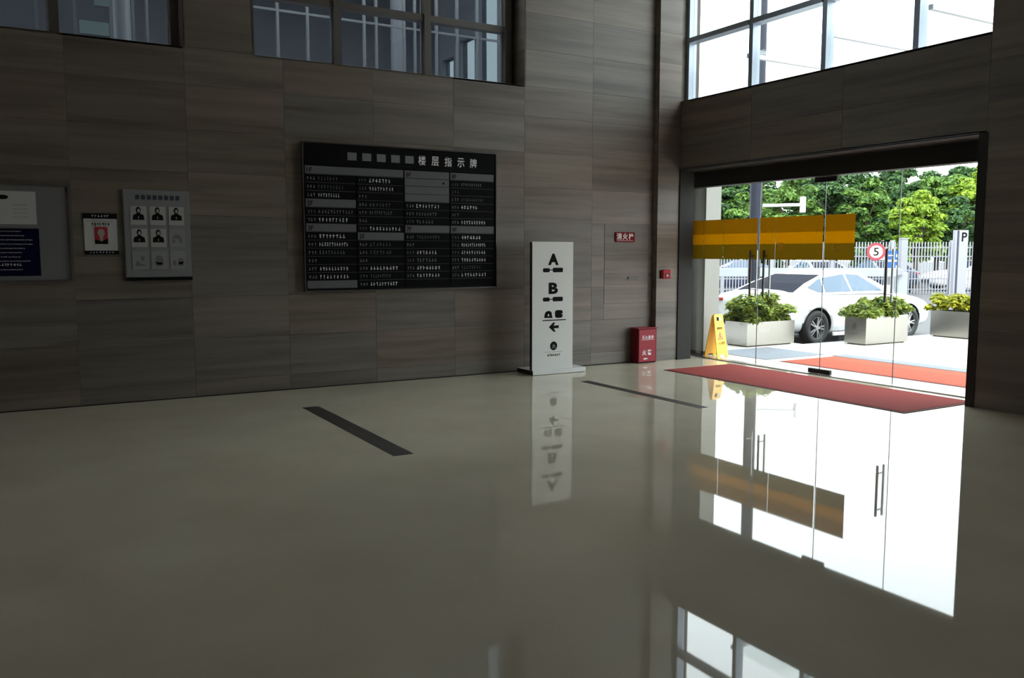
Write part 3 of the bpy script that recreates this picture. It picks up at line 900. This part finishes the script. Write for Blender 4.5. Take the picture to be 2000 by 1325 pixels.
# ================================================================== OUTSIDE: GROUND
pv = MB()
pv.box(9.16, 11.95, -20, 11.02, -.3, -.004)
pv.box(11.95, 90, -20, 10.32, -.3, -.004)
struct(pv.build('pavement', 'paving'))
struct(box('road', 9.16, 140, -60, 140, -.45, -.15, 'asphalt'))
struct(box('trim_curb', 11.95, 90, 10.30, 10.36, -.149, -.001, 'fence'))
mat_thing('door_mat', 'orange red mat on the paving outside the glass doors', 9.72, 10.93, 4.6, 8.86, -.004, 'mat_out', 'mat_edge')
gm = thing('drain_mat', 'narrow grey blue rubber strip along the far edge of the orange mat', 'mat', (11.1, 6.8, -.004))
box('rubber_strip', 10.96, 11.27, 4.6, 8.95, -.003, .004, 'mat_grey', gm, .002)
gp = thing('grey_plate', 'thin flat grey blue plate on the paving beside the yellow caution sign', 'floor plate', (10.35, 9.7, -.004))
box('plate', 9.70, 11.0, 9.1, 10.3, -.003, .003, 'mat_grey', gp, .002)  # thin box with a noisy grey blue tone, flat on the paving

# --- wet floor sign
wf = thing('caution_sign', 'yellow folding caution sign standing by the steel column', 'caution sign', (9.42, 9.62, -.004))
def caution():
    zb, ht = -.004, .66
    c = Vector((9.285, 9.72))
    dirw = Vector((.98, .2)).normalized()       # along the width of the panel
    nrm = Vector((.2, -.98)).normalized()       # the side towards the lobby
    for side, nm in ((1, 'front_panel'), (-1, 'rear_panel')):
        wb, wt = .145, .115
        poly = [(-wb, 0), (-wb * .55, 0), (-wb * .40, .05), (wb * .40, .05), (wb * .55, 0), (wb, 0), (wt, ht - .03), (wt * .8, ht), (-wt * .8, ht), (-wt, ht - .03)]
        def fn(u, w, t, side=side):
            lean = .105 * (1 - w / ht) * side
            p = c + dirw * u + nrm * (lean + t * side)
            return (p.x, p.y, zb + w)
        mb = MB(); mb.prism(poly, fn, .006, .018); mb.build(nm, 'yellow', wf)
        if side == 1:
            def decal(polys, name, mat):
                mb = MB()
                for q in polys: mb.prism(q, fn, .0182, .0195)
                mb.build(name, mat, wf)
            decal([rect(-.055, .0, .565, .62)], 'symbol', 'black')
            decal([rect(.012, .055, .565, .62)], 'symbol', 'paper')
            decal([rect(-.07 + .034 * k, -.07 + .034 * k + .024, .44, .465) for k in range(4)] + [rect(-.075, .06, .428, .433)], 'lettering', 'black')
            tri = [(-.075, .28), (.06, .28), (-.007, .40)]
            decal([tri], 'warning_triangle', 'ring')
            mb = MB(); mb.prism([(-.052, .292), (.037, .292), (-.007, .372)], fn, .0196, .0205); mb.build('warning_triangle', 'yellow', wf)
            mb = MB(); mb.prism(ellipse(-.012, .35, .009, .011), fn, .0206, .0212); mb.prism([(-.03, .30), (.02, .305), (.0, .335), (-.018, .335)], fn, .0206, .0212); mb.build('slipping_figure', 'ring', wf)
            # 小心地滑
            me = text_mesh('小心地滑', .012)
            a = np.array([v.co[:] for v in me.vertices]); lo, hi = a.min(0), a.max(0)
            for v in me.vertices:
                u = ((v.co.x - lo[0]) / (hi[0] - lo[0]) - .5) * .17; w = .20 + (v.co.y - lo[1]) / (hi[1] - lo[1]) * .048
                v.co = Vector(fn(u, w, .0188)) - Vector((9.42, 9.62, -.004))
            me.materials.clear(); me.materials.append(M['black'])
            link('lettering', me, wf, (9.42, 9.62, -.004))
    mb = MB()
    p0 = c - dirw * .09; p1 = c + dirw * .09
    mb.cyl((p0.x, p0.y, zb + ht - .012), (p1.x, p1.y, zb + ht - .012), .014, n=10); mb.build('hinge', 'yellow', wf)
caution()

# ================================================================== PLANTS
def leaf_mesh(pts, nrm, size, rs, aspect=.5, jitter=.6):
    n = len(pts)
    d = rs.normal(size=(n, 3)); d /= np.linalg.norm(d, axis=1)[:, None]
    nn = nrm + jitter * d; nn /= np.linalg.norm(nn, axis=1)[:, None]
    r_ = rs.normal(size=(n, 3)); u = np.cross(nn, r_); u /= np.linalg.norm(u, axis=1)[:, None]
    w = np.cross(nn, u)
    s = size * rs.uniform(.65, 1.3, size=(n, 1))
    v = np.stack([pts - u * s * .5, pts + w * s * aspect * .5 + nn * s * .08, pts + u * s * .5, pts - w * s * aspect * .5 + nn * s * .08], 1).reshape(-1, 3)
    f = np.arange(n * 4).reshape(-1, 4).tolist()
    return v, f

def planter(label, x0, x1, y0, y1, zb, h, leaf, seed, fh=.42, over=.10):
    c = ((x0 + x1) / 2, (y0 + y1) / 2, zb)
    t = thing('planter', label, 'planter', c, 'steel planters outside the doors')
    th = .02
    bb = MB()
    bb.box(x0, x1, y0, y0 + th, zb + .02, zb + h); bb.box(x0, x1, y1 - th, y1, zb + .02, zb + h)
    bb.box(x0, x0 + th, y0 + th, y1 - th, zb + .02, zb + h); bb.box(x1 - th, x1, y0 + th, y1 - th, zb + .02, zb + h)
    bb.box(x0 + th, x1 - th, y0 + th, y1 - th, zb + .02, zb + .05)
    bb.build('trough', 'steel', t)
    for fx in (x0 + .06, x1 - .06):
        for fy in (y0 + .06, y1 - .06):
            box('foot', fx - .02, fx + .02, fy - .02, fy + .02, zb, zb + .0198, 'dark_metal', t)
    box('soil', x0 + th, x1 - th, y0 + th, y1 - th, zb + h - .08, zb + h - .03, 'soil', t)
    rs = np.random.RandomState(seed)
    pts, nr = [], []
    lx, ly = (x1 - x0), (y1 - y0)
    nb_ = int(22 + 26 * max(lx, ly))
    for k in range(nb_):
        qx, qy = rs.uniform(-.02, 1.02), rs.uniform(-.08, 1.08)
        dome = 1 - .45 * abs(2 * qx - 1) ** 4 - .25 * abs(2 * qy - 1) ** 4
        bc = np.array([x0 + lx * qx, y0 + ly * qy, zb + h + fh * dome * rs.uniform(-.08, .72)])
        rr = rs.uniform(.09, .16)
        n = 120
        d = rs.normal(size=(n, 3)); d /= np.linalg.norm(d, axis=1)[:, None]; d[:, 2] = np.abs(d[:, 2]) * .9 + d[:, 2] * .1
        pts.append(bc + d * rr * rs.uniform(.6, 1.05, size=(n, 1))); nr.append(d * .6 + np.array([0, 0, .7]))
    pts = np.concatenate(pts); nr = np.concatenate(nr)
    keep = pts[:, 2] > zb + h - .05
    v, f = leaf_mesh(pts[keep], nr[keep], .10, rs, .5)
    o = MB(); o.v = [tuple(p) for p in v]; o.f = [tuple(q) for q in f]
    fo = o.build('foliage', leaf, t, fix=False); fo['kind'] = 'stuff'
    mb = MB()
    for k in range(12):
        px, py = x0 + lx * rs.uniform(.1, .9), y0 + ly * rs.uniform(.2, .8)
        mb.cyl((px, py, zb + h - .05), (px + rs.uniform(-.08, .08), py + rs.uniform(-.08, .08), zb + h + fh * .6), .008, .004, n=6)
    mb.build('stems', 'bark', t, stuff=True)
    return t
planter('stainless planter of bushy green leaves beside the yellow caution sign', 10.70, 11.84, 10.48, 11.0, -.004, .42, 'leaf_plant', 3, .52)
planter('stainless planter standing in front of the white sedan doors', 12.66, 13.80, 9.64, 10.08, -.004, .50, 'leaf_plant', 5, .36)
planter('stainless planter of yellow leaves next to the right door jamb', 15.22, 15.68, 8.9, 10.16, -.004, .50, 'leaf_yellow', 8, .36)

def tree(name, label, base, h, rx, ry, leaf, seed, n=7000, size=.34, trunk=True, crown0=.25, group='trees behind the fence'):
    t = thing(name, label, 'tree' if 'tree' in name else 'shrub', base, group)
    b = np.array(base)
    rs = np.random.RandomState(seed)
    cz = b[2] + h * (crown0 + (1 - crown0) / 2); rz = h * (1 - crown0) / 2
    nb_ = 60 if name == 'tree' else 95
    P_, N_ = [], []
    for k in range(nb_):
        d = rs.normal(size=3); d /= np.linalg.norm(d)
        q = rs.uniform(.35, .86) if name == 'tree' else rs.uniform(.55, .84)
        bc = np.array([b[0] + d[0] * rx * q, b[1] + d[1] * ry * q, cz + d[2] * rz * q])
        rr = rs.uniform(.17, .30) * min(rx, ry, rz * 1.3)
        m = n // nb_
        e = rs.normal(size=(m, 3)); e /= np.linalg.norm(e, axis=1)[:, None]
        e[:, 2] = np.where(e[:, 2] < -.3, -e[:, 2], e[:, 2])
        P_.append(bc + e * rr * np.array([1.15, 1.15, .8]) * rs.uniform(.7, 1.05, size=(m, 1)))
        N_.append(e * .8 + np.array([0, 0, .5]))
    v, f = leaf_mesh(np.concatenate(P_), np.concatenate(N_), size, rs, .6)
    o = MB(); o.v = [tuple(p) for p in v]; o.f = [tuple(q) for q in f]
    fo = o.build('foliage', leaf, t, fix=False); fo['kind'] = 'stuff'
    mb = MB(); mb.cyl(b, (b[0], b[1], b[2] + h * .6), .16 if trunk else .08, .08 if trunk else .04, n=9)
    for k in range(5):
        a_ = rs.uniform(0, 6.28)
        mb.cyl((b[0], b[1], b[2] + h * (.3 + .06 * k)), (b[0] + math.cos(a_) * rx * .5, b[1] + math.sin(a_) * ry * .5, b[2] + h * (.55 + .06 * k)), .06, .02, n=6)
    mb.build('trunk', 'bark', t)
    return t

# ================================================================== CARS
def make_car(name, label, paint, group=None):
    t = thing(name, label, 'car', (0, 0, 0), group)
    st = [(-2.42, .46, .68, .78, .82), (-2.37, .36, .80, .93, .99), (-2.2, .28, .865, .985, 1.03), (-1.8, .22, .90, .985, 1.05), (-1.3, .19, .91, .975, 1.02),
          (-.5, .18, .915, .95, .99), (.4, .18, .915, .94, .98), (1.0, .18, .91, .93, .965), (1.55, .20, .90, .88, .93), (1.95, .22, .865, .80, .86), (2.2, .26, .79, .70, .76), (2.33, .34, .66, .60, .64)]
    V, F = [], []
    for x, zb, w, sh, ztp in st:
        half = [(0, zb), (w * .82, zb), (w * .96, zb + .07), (w * 1.0, zb + .22 * (sh - zb) + .08), (w * 1.0, sh - .22 * (sh - zb)), (w * .965, sh - .03), (w * .88, sh), (w * .55, ztp), (0, ztp + .015)]
        ring = [(x, y, z) for y, z in half] + [(x, -y, z) for y, z in half[-2:0:-1]]
        V.append(ring)
    n = len(V[0])
    verts = [p for r_ in V for p in r_]
    for i in range(len(V) - 1):
        for j in range(n):
            F.append((i * n + j, i * n + (j + 1) % n, (i + 1) * n + (j + 1) % n, (i + 1) * n + j))
    F.append(tuple(range(n - 1, -1, -1))); F.append(tuple((len(V) - 1) * n + j for j in range(n)))
    me = mesh_of('body', verts, F, paint, True)
    bm = bmesh.new(); bm.from_mesh(me); bmesh.ops.recalc_face_normals(bm, faces=bm.faces[:]); bm.to_mesh(me); bm.free()
    tmp = bpy.data.objects.new('tmp_body', me); COL.objects.link(tmp)
    ss = tmp.modifiers.new('s', 'SUBSURF'); ss.levels = 2
    cut = MB()
    for x in (-1.375, 1.375):
        for s in (-1, 1):
            cut.cyl((x, s * .60, .335), (x, s * 1.2, .335), .385, n=40)
    co = cut.build('tmp_cut', 'liner')
    bo = tmp.modifiers.new('b', 'BOOLEAN'); bo.operation = 'DIFFERENCE'; bo.object = co; bo.solver = 'EXACT'
    dg = bpy.context.evaluated_depsgraph_get()
    bme = bpy.data.meshes.new_from_object(tmp.evaluated_get(dg)); bme.name = 'body'
    bpy.data.objects.remove(tmp); bpy.data.objects.remove(co)
    bme.materials.clear(); bme.materials.append(M[paint]); bme.materials.append(M['liner'])
    for p in bme.polygons:
        c = p.center
        if abs(c.y) < .88 and min(math.hypot(c.x - 1.375, c.z - .335), math.hypot(c.x + 1.375, c.z - .335)) < .40:
            p.material_index = 1; p.use_smooth = False
        else: p.material_index = 0
    body = link('body', bme, t)
    # cabin
    ysd = lambda z: .84 - (z - .95) * .52
    prof = [(-1.98, .97), (-1.5, 1.17), (-.92, 1.345), (-.5, 1.405), (-.2, 1.415), (.05, 1.385), (.5, 1.19), (.98, .94)]
    mb = MB()
    v = [(x, ysd(z), z) for x, z in prof] + [(x, -ysd(z), z) for x, z in prof]
    k = len(prof)
    mb.add(v, [tuple(range(k)), tuple(range(2 * k - 1, k - 1, -1))] + [(i, k + i, k + i + 1, i + 1) for i in range(k - 1)] + [(k - 1, 2 * k - 1, k, 0)])
    cab = mb.build('cabin', paint, t)
    bevel_me(cab.data, .022, 2)
    for p in cab.data.polygons: p.use_smooth = True
    # side panes
    panes = [('side_window', [(-1.55, 1.10), (-1.17, 1.255), (-1.10, 1.265), (-1.14, 1.005), (-1.28, 1.005)]),
             ('side_window', [(-1.09, 1.005), (-1.05, 1.275), (-.40, 1.345), (-.36, 1.005)]),
             ('side_window', [(-.30, 1.005), (-.34, 1.345), (.02, 1.325), (.60, 1.005)])]
    for s in (-1, 1):
        for nm, poly in panes:
            mb = MB(); mb.prism(poly, lambda u, w, q, s=s: (u, s * (ysd(w) + q), w), .001, .006)
            mb.build(nm, 'carglass', t)
    def on_prof(a, b, q0, q1, wy, off):
        (xa, za), (xb, zb_) = a, b
        nx, nz = -(zb_ - za), (xb - xa)
        L = math.hypot(nx, nz); nx /= L; nz /= L
        if nz < 0: nx, nz = -nx, -nz
        out = []
        for q, s in ((q0, -1), (q0, 1), (q1, 1), (q1, -1)):
            x, z = xa + (xb - xa) * q, za + (zb_ - za) * q
            out.append((x + nx * off, s * (ysd(z) - wy), z + nz * off))
        return out
    for nm, segs, mt in (('rear_screen', [((-1.98, .97), (-1.5, 1.17), .22, 1), ((-1.5, 1.17), (-.92, 1.345), 0, .9)], 'carglass_dark'),
                         ('windscreen', [((.05, 1.385), (.5, 1.19), .12, 1), ((.5, 1.19), (.98, .94), 0, .92)], 'carglass_dark')):
        mb = MB()
        for a, b, q0, q1 in segs:
            lo = on_prof(a, b, q0, q1, .09, .001); hi = on_prof(a, b, q0, q1, .09, .007)
            mb.add(lo + hi, [(3, 2, 1, 0), (4, 5, 6, 7), (0, 1, 5, 4), (1, 2, 6, 5), (2, 3, 7, 6), (3, 0, 4, 7)])
        mb.build(nm, mt, t)
    for x in (-1.375, 1.375):
        for s in (-1, 1):
            c = Vector((x, s * .80, .335))
            we = bpy.data.objects.new('wheel', None); COL.objects.link(we); we.parent = t; we.location = c; WLOC[we.name] = c; we.empty_display_size = .05
            mb = MB()
            prof_t = [(.205, -.10), (.30, -.105), (.33, -.08), (.335, 0), (.33, .08), (.30, .105), (.205, .10)]
            m_ = 36
            vv = [(c.x + r_ * math.cos(2 * math.pi * i / m_), c.y + o_, c.z + r_ * math.sin(2 * math.pi * i / m_)) for i in range(m_) for r_, o_ in prof_t]
            q = len(prof_t)
            ff = [(i * q + j, i * q + (j + 1) % q, ((i + 1) % m_) * q + (j + 1) % q, ((i + 1) % m_) * q + j) for i in range(m_) for j in range(q)]
            mb.add(vv, ff); mb.build('tyre', 'tyre', we, True)
            mb = MB(); mb.cyl((c.x, c.y + s * .02, c.z), (c.x, c.y + s * .03, c.z), .206, n=32); mb.build('brake_disc', 'liner', we)
            mb = MB()
            yo = c.y + s * .075
            mb.cyl((c.x, yo - s * .02, c.z), (c.x, yo + s * .02, c.z), .045, n=14)
            for i in range(10):
                a_ = 2 * math.pi * (i // 2) / 5 + (.17 if i % 2 else -.17)
                d = Vector((math.cos(a_), 0, math.sin(a_))); e = Vector((-math.sin(a_), 0, math.cos(a_)))
                p0 = Vector((c.x, yo, c.z)) + d * .03; p1 = Vector((c.x, yo, c.z)) + d * .205
                hw = .011; ty = Vector((0, s * .012, 0))
                mb.add([p0 - e * hw - ty, p0 + e * hw - ty, p1 + e * hw - ty, p1 - e * hw - ty, p0 - e * hw + ty, p0 + e * hw + ty, p1 + e * hw + ty, p1 - e * hw + ty],
                       [(3, 2, 1, 0), (4, 5, 6, 7), (0, 1, 5, 4), (1, 2, 6, 5), (2, 3, 7, 6), (3, 0, 4, 7)])
            for i in range(32):
                a0, a1 = 2 * math.pi * i / 32, 2 * math.pi * (i + 1) / 32
                pts = [(c.x + r_ * math.cos(a_), yo + s * o_, c.z + r_ * math.sin(a_)) for a_ in (a0, a1) for r_, o_ in ((.198, .02), (.215, .02), (.215, -.02), (.198, -.02))]
                mb.add(pts, [(0, 1, 5, 4), (1, 2, 6, 5), (2, 3, 7, 6), (3, 0, 4, 7)])
            mb.build('alloy_rim', 'rim', we)
    for s in (-1, 1):
        mb = MB(); mb.prism([(2.02, .70), (2.22, .64), (2.26, .58), (2.08, .58), (1.92, .66)], lambda u, w, q, s=s: (u, s * (.865 - (u - 1.9) * .36 + q), w), -.03, .02)
        mb.build('headlight', 'lamp_clear', t)
        box('tail_light', -2.425, -2.36, min(s * .58, s * .80), max(s * .58, s * .80), .82, .88, 'lamp_red', t, .01)
        for x in (-.95, .0):
            box('door_handle', x, x + .17, s * .925 - .012, s * .925 + .012, .815, .835, paint, t)
        mb = MB(); mb.prism([(.50, .99), (.66, .99), (.64, 1.11), (.53, 1.12)], lambda u, w, q, s=s: (u, s * (.86 + q), w), 0, .17); mm = mb.build('mirror', paint, t)
        bevel_me(mm.data, .02, 2)
        box('sill', -.93, .93, min(s * .86, s * .905), max(s * .86, s * .905), .165, .235, paint, t, .01)
    box('number_plate', -2.436, -2.415, -.22, .22, .60, .72, 'blue', t)
    box('grille', 2.315, 2.345, -.42, .42, .36, .55, 'liner', t, .01)
    box('rear_bumper_insert', -2.42, -2.36, -.55, .55, .38, .48, 'liner', t, .01)
    return t

def copy_tree(o, parent=None):
    c = o.copy(); COL.objects.link(c); c.parent = parent
    for ch in list(o.children): copy_tree(ch, c)
    return c

car = make_car('sedan', 'white sedan parked right behind the steel planters', 'carwhite')
far1 = copy_tree(car); far1['label'] = 'white car behind the fence near the parking pylon'; far1['group'] = 'parked cars beyond the fence'
car.location = (14.575, 12.02, -.17)
dark = make_car('sedan', 'dark blue car behind the fence at the left of the view', 'cardark', 'parked cars beyond the fence')
far2 = copy_tree(dark); far2['label'] = 'dark blue car behind the fence below the speed limit sign'
far3 = copy_tree(far1); far3['label'] = 'white car behind the fence under the amber film'

# ================================================================== ENTRANCE CANOPY
cp = thing('entrance_canopy', 'pale steel canopy frame seen through the upper window over the entrance', 'canopy', (9.15, 7.6, 4.3))
for y in (9.1, 7.7, 6.3, 4.9):
    box('outrigger', 9.16, 12.2, y - .03, y + .03, 4.34, 4.40, 'alu_pale', cp)
box('edge_rail', 12.2, 12.26, 4.6, 9.5, 4.33, 4.41, 'alu_pale', cp)
for y0, y1 in ((7.74, 9.06), (6.34, 7.66), (4.94, 6.26)):
    box('glass_panel', 9.2, 12.19, y0, y1, 4.401, 4.413, 'glass', cp)

# ================================================================== STREET FURNITURE
CAMP = Vector((0, 0, 1.6))
def at(px, py, depth):
    """world point for a photo pixel at a distance along the view axis (used to survey where far things stand)"""
    f_ = 1675.0; pit = R(5.778); yaw = R(30.2)
    F_ = Vector((math.sin(yaw) * math.cos(pit), math.cos(yaw) * math.cos(pit), -math.sin(pit)))
    R_ = Vector((math.cos(yaw), -math.sin(yaw), 0)); U_ = R_.cross(F_)
    return CAMP + (F_ + R_ * (px - 1000) / f_ + U_ * (662.5 - py) / f_) * depth
GZ = -.15
for o_, px_, d_, a_ in ((far1, 1905, 39.4, 150), (far2, 1712, 39.0, 60), (dark, 1425, 38.6, 150), (far3, 1590, 39.6, 60)):
    q_ = at(px_, 560, d_)
    o_.location = (q_.x, q_.y, GZ); o_.rotation_euler = (0, 0, R(a_))
# fence
A = at(1385, 577, 36); Bp = at(1960, 570, 36)
A.z = Bp.z = GZ
fen = thing('bar_fence', 'long pale grey metal bar fence in front of the trees', 'fence', ((A.x + Bp.x) / 2, (A.y + Bp.y) / 2, GZ))
dv = (Bp - A); L = dv.length; dn = dv / L; ang = math.atan2(dn.y, dn.x)
def along(s, off=0, z=0):
    p = A + dn * s + Vector((dn.y, -dn.x, 0)) * off
    return Vector((p.x, p.y, GZ + z))
v, f = box_vf(-.018, .018, -.018, .018, 0, 2.18)
bar_me = mesh_of('bar', v, f, 'fence')
v, f = box_vf(-.07, .07, -.07, .07, 0, 2.25)
post_me = mesh_of('post', v, f, 'fence')
s = .1; kx = 0
while s < L:
    if kx % 20 == 0:
        o = link('post', post_me, fen, along(s))
    else:
        o = link('bar', bar_me, fen, along(s))
    o.rotation_euler.z = ang
    s += .125; kx += 1
for z in (.18, .62, 1.55, 1.92):
    v, f = box_vf(-L / 2, L / 2, -.02, .02, 0, .05)
    o = link('rail', mesh_of('rail', v, f, 'fence'), fen, along(L / 2, -.04, z)); o.rotation_euler.z = ang

def post_thing(name, label, cat, px, py_top, depth, w, d, mat, h=None):
    p = at(px, py_top, depth)
    return p
# grey gate post
p = at(1765, 467, 33)
t = thing('gate_post', 'stout pale grey gate post in front of the fence, right of the blue signs', 'post', (p.x, p.y, GZ))
v, f = box_vf(-.125, .125, -.125, .125, 0, p.z - GZ); o = link('shaft', bevel_me(mesh_of('shaft', v, f, 'fence'), .01), t, (p.x, p.y, GZ)); o.rotation_euler.z = ang
v, f = box_vf(-.14, .14, -.14, .14, 0, .04); o = link('cap', mesh_of('cap', v, f, 'pylon'), t, (p.x, p.y, p.z)); o.rotation_euler.z = ang

# parking pylon with P
p = at(1877, 450, 32)
t = thing('parking_pylon', 'tall pale parking pylon with a black letter P and a dark stripe', 'pylon', (p.x, p.y, GZ))
t.rotation_euler.z = R(-30.2)
H = p.z - GZ
def local_box(name, a, mat, bev=0):
    v, f = box_vf(*a); me = mesh_of(name, v, f, mat)
    if bev: bevel_me(me, bev)
    o = bpy.data.objects.new(name, me); COL.objects.link(o); o.parent = t; return o
local_box('body', (-.10, .24, -.10, .10, 0, H), 'pylon', .01)
local_box('side_panel', (-.24, -.18, -.10, .10, 0, H), 'pylon', .005)
local_box('dark_stripe', (-.18, -.10, -.09, .09, 0, H - .01), 'ink')
me = text_mesh('P', .02); a = np.array([q.co[:] for q in me.vertices]); lo, hi = a.min(0), a.max(0)
for q in me.vertices: q.co = (.09 + ((q.co.x - lo[0]) / (hi[0] - lo[0]) - .5) * .20, -.103, H - .42 + (q.co.y - lo[1]) / (hi[1] - lo[1]) * .34)
me.materials.clear(); me.materials.append(M['black']); o = bpy.data.objects.new('lettering', me); COL.objects.link(o); o.parent = t

# speed limit sign
p = at(1711, 492, 28)
t = thing('speed_limit_sign', 'round speed limit sign with red ring and number 5', 'traffic sign', (p.x, p.y, GZ))
t.rotation_euler.z = R(-43)
zc = p.z - GZ
def disc(r_, y0, y1, mat, name, n=28):
    mb = MB(); mb.cyl((0, y0, zc), (0, y1, zc), r_, n=n)
    me = mesh_of(name, mb.v, mb.f, mat)
    o = bpy.data.objects.new(name, me); COL.objects.link(o); o.parent = t; return o
disc(.29, -.02, 0, 'ring', 'ring_disc')
disc(.205, -.024, -.0205, 'paper', 'face_disc')
me = text_mesh('5', .01); a = np.array([q.co[:] for q in me.vertices]); lo, hi = a.min(0), a.max(0)
for q in me.vertices: q.co = (((q.co.x - lo[0]) / (hi[0] - lo[0]) - .5) * .16, -.026, zc + ((q.co.y - lo[1]) / (hi[1] - lo[1]) - .5) * .26)
me.materials.clear(); me.materials.append(M['black']); o = bpy.data.objects.new('lettering', me); COL.objects.link(o); o.parent = t
mb = MB(); mb.cyl((.30, .05, 0), (.30, .05, zc + .15), .03, n=12)
me = mesh_of('pole', mb.v, mb.f, 'fence'); o = bpy.data.objects.new('pole', me); COL.objects.link(o); o.parent = t
local_box('bracket', (-.05, .33, .001, .03, zc - .03, zc + .03), 'ring')

# blue double sign on a post
p = at(1746, 490, 34.5)
t = thing('blue_sign', 'pair of stacked blue sign panels on a post before the fence', 'traffic sign', (p.x, p.y, GZ))
t.rotation_euler.z = R(-38)
zt_ = p.z - GZ
local_box('sign_panel', (-.27, .27, -.03, 0, zt_ - .36, zt_), 'blue')
local_box('sign_panel', (-.27, .27, -.03, 0, zt_ - .80, zt_ - .44), 'blue')
local_box('white_band', (-.27, .27, -.028, 0, zt_ - .439, zt_ - .361), 'paper')
local_box('white_patch', (.08, .20, -.034, -.0302, zt_ - .26, zt_ - .14), 'paper')
local_box('white_patch', (.08, .20, -.034, -.0302, zt_ - .70, zt_ - .58), 'paper')
mb = MB(); mb.cyl((0, .04, 0), (0, .04, zt_), .035, n=10)
me = mesh_of('pole', mb.v, mb.f, 'slate'); o = bpy.data.objects.new('pole', me); COL.objects.link(o); o.parent = t

# barrier boom with its cabinet
a0 = at(1392, 530, 30); b0 = at(1757, 538, 30)
t = thing('barrier_boom', 'long white barrier boom panel crossing the drive behind the sedan', 'barrier', (b0.x, b0.y, GZ))
t.rotation_euler.z = math.atan2(b0.y - a0.y, b0.x - a0.x)
Lb = (Vector((b0.x, b0.y)) - Vector((a0.x, a0.y))).length
local_box('boom_panel', (-Lb, 0, -.03, .03, .90, 1.20), 'boom', .01)
local_box('cabinet', (-.02, .32, .04, .36, 0, 1.05), 'boom', .02)
local_box('arm_hub', (-.12, .1, -.06, .2, .95, 1.15), 'fence', .01)
local_box('rest_post', (-Lb + .3, -Lb + .38, -.04, .04, 0, .899), 'fence')

# tall slate mast with a camera arm
p = at(1476, 410, 24)
t = thing('tall_mast', 'tall dark slate column with a white camera arm outside the doors', 'column', (p.x, p.y, GZ))
mb = MB(); mb.cyl((0, 0, 0), (0, 0, 9.5), .165, n=28)
me = mesh_of('shaft', mb.v, mb.f, 'slate'); o = bpy.data.objects.new('shaft', me); COL.objects.link(o); o.parent = t
pa = at(1490, 402, 24); pb_ = at(1568, 400, 24)
mb = MB(); mb.cyl(pa - Vector((p.x, p.y, GZ)), pb_ - Vector((p.x, p.y, GZ)), .045, n=10)
me = mesh_of('camera_arm', mb.v, mb.f, 'white'); o = bpy.data.objects.new('camera_arm', me); COL.objects.link(o); o.parent = t
q = pb_ - Vector((p.x, p.y, GZ))
local_box('camera_housing', (q.x - .06, q.x + .06, q.y - .06, q.y + .06, q.z - .22, q.z + .22), 'white', .01)
local_box('base_flange', (-.25, .25, -.25, .25, 0, .03), 'slate')

# ================================================================== TREES
def tree_at(label, px, py_top, depth, halfw_px, leaf, seed, n=14000, size=.25, name='tree', crown0=.12):
    top = at(px, py_top - (28 if depth < 50 else 46), depth)
    rx = halfw_px * depth / 1675.0
    return tree(name, label, (top.x, top.y, GZ), top.z - GZ, rx, rx * .8, leaf, seed, n, size, True, crown0)
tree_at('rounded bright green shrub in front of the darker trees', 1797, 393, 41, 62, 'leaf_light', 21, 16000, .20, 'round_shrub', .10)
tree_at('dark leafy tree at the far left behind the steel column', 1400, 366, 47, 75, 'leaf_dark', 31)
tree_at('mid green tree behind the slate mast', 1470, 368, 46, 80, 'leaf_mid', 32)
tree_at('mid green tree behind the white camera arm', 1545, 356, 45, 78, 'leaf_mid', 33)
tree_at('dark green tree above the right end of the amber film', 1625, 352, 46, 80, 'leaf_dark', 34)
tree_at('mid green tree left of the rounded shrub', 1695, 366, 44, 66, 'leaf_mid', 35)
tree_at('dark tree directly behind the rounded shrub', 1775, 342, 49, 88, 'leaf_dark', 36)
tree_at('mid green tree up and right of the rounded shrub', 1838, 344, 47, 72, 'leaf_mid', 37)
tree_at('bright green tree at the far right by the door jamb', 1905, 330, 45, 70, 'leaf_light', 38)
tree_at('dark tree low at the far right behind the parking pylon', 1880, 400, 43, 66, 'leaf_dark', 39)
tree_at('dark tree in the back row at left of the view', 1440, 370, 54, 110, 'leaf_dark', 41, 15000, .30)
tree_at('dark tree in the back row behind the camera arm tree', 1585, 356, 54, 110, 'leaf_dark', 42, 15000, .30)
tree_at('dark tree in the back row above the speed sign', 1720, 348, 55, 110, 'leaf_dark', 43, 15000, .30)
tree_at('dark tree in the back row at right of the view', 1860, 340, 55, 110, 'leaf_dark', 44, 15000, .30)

for k, (px, d_, lab) in enumerate(((1420, 42.6, 'low dark hedge shrub behind the dark car at far left'), (1500, 42.8, 'low dark hedge shrub behind the fence beside the slate mast'),
                                  (1600, 42.6, 'low dark hedge shrub behind the fence above the sedan roof'), (1690, 42.4, 'low dark hedge shrub behind the speed limit sign'))):
    pz = at(px, 484, d_)
    tree('hedge_shrub', lab, (pz.x, pz.y, GZ), 2.2, 1.15, .7, 'leaf_dark', 60 + k, 3500, .2, False, .0, 'low hedge shrubs behind the fence')
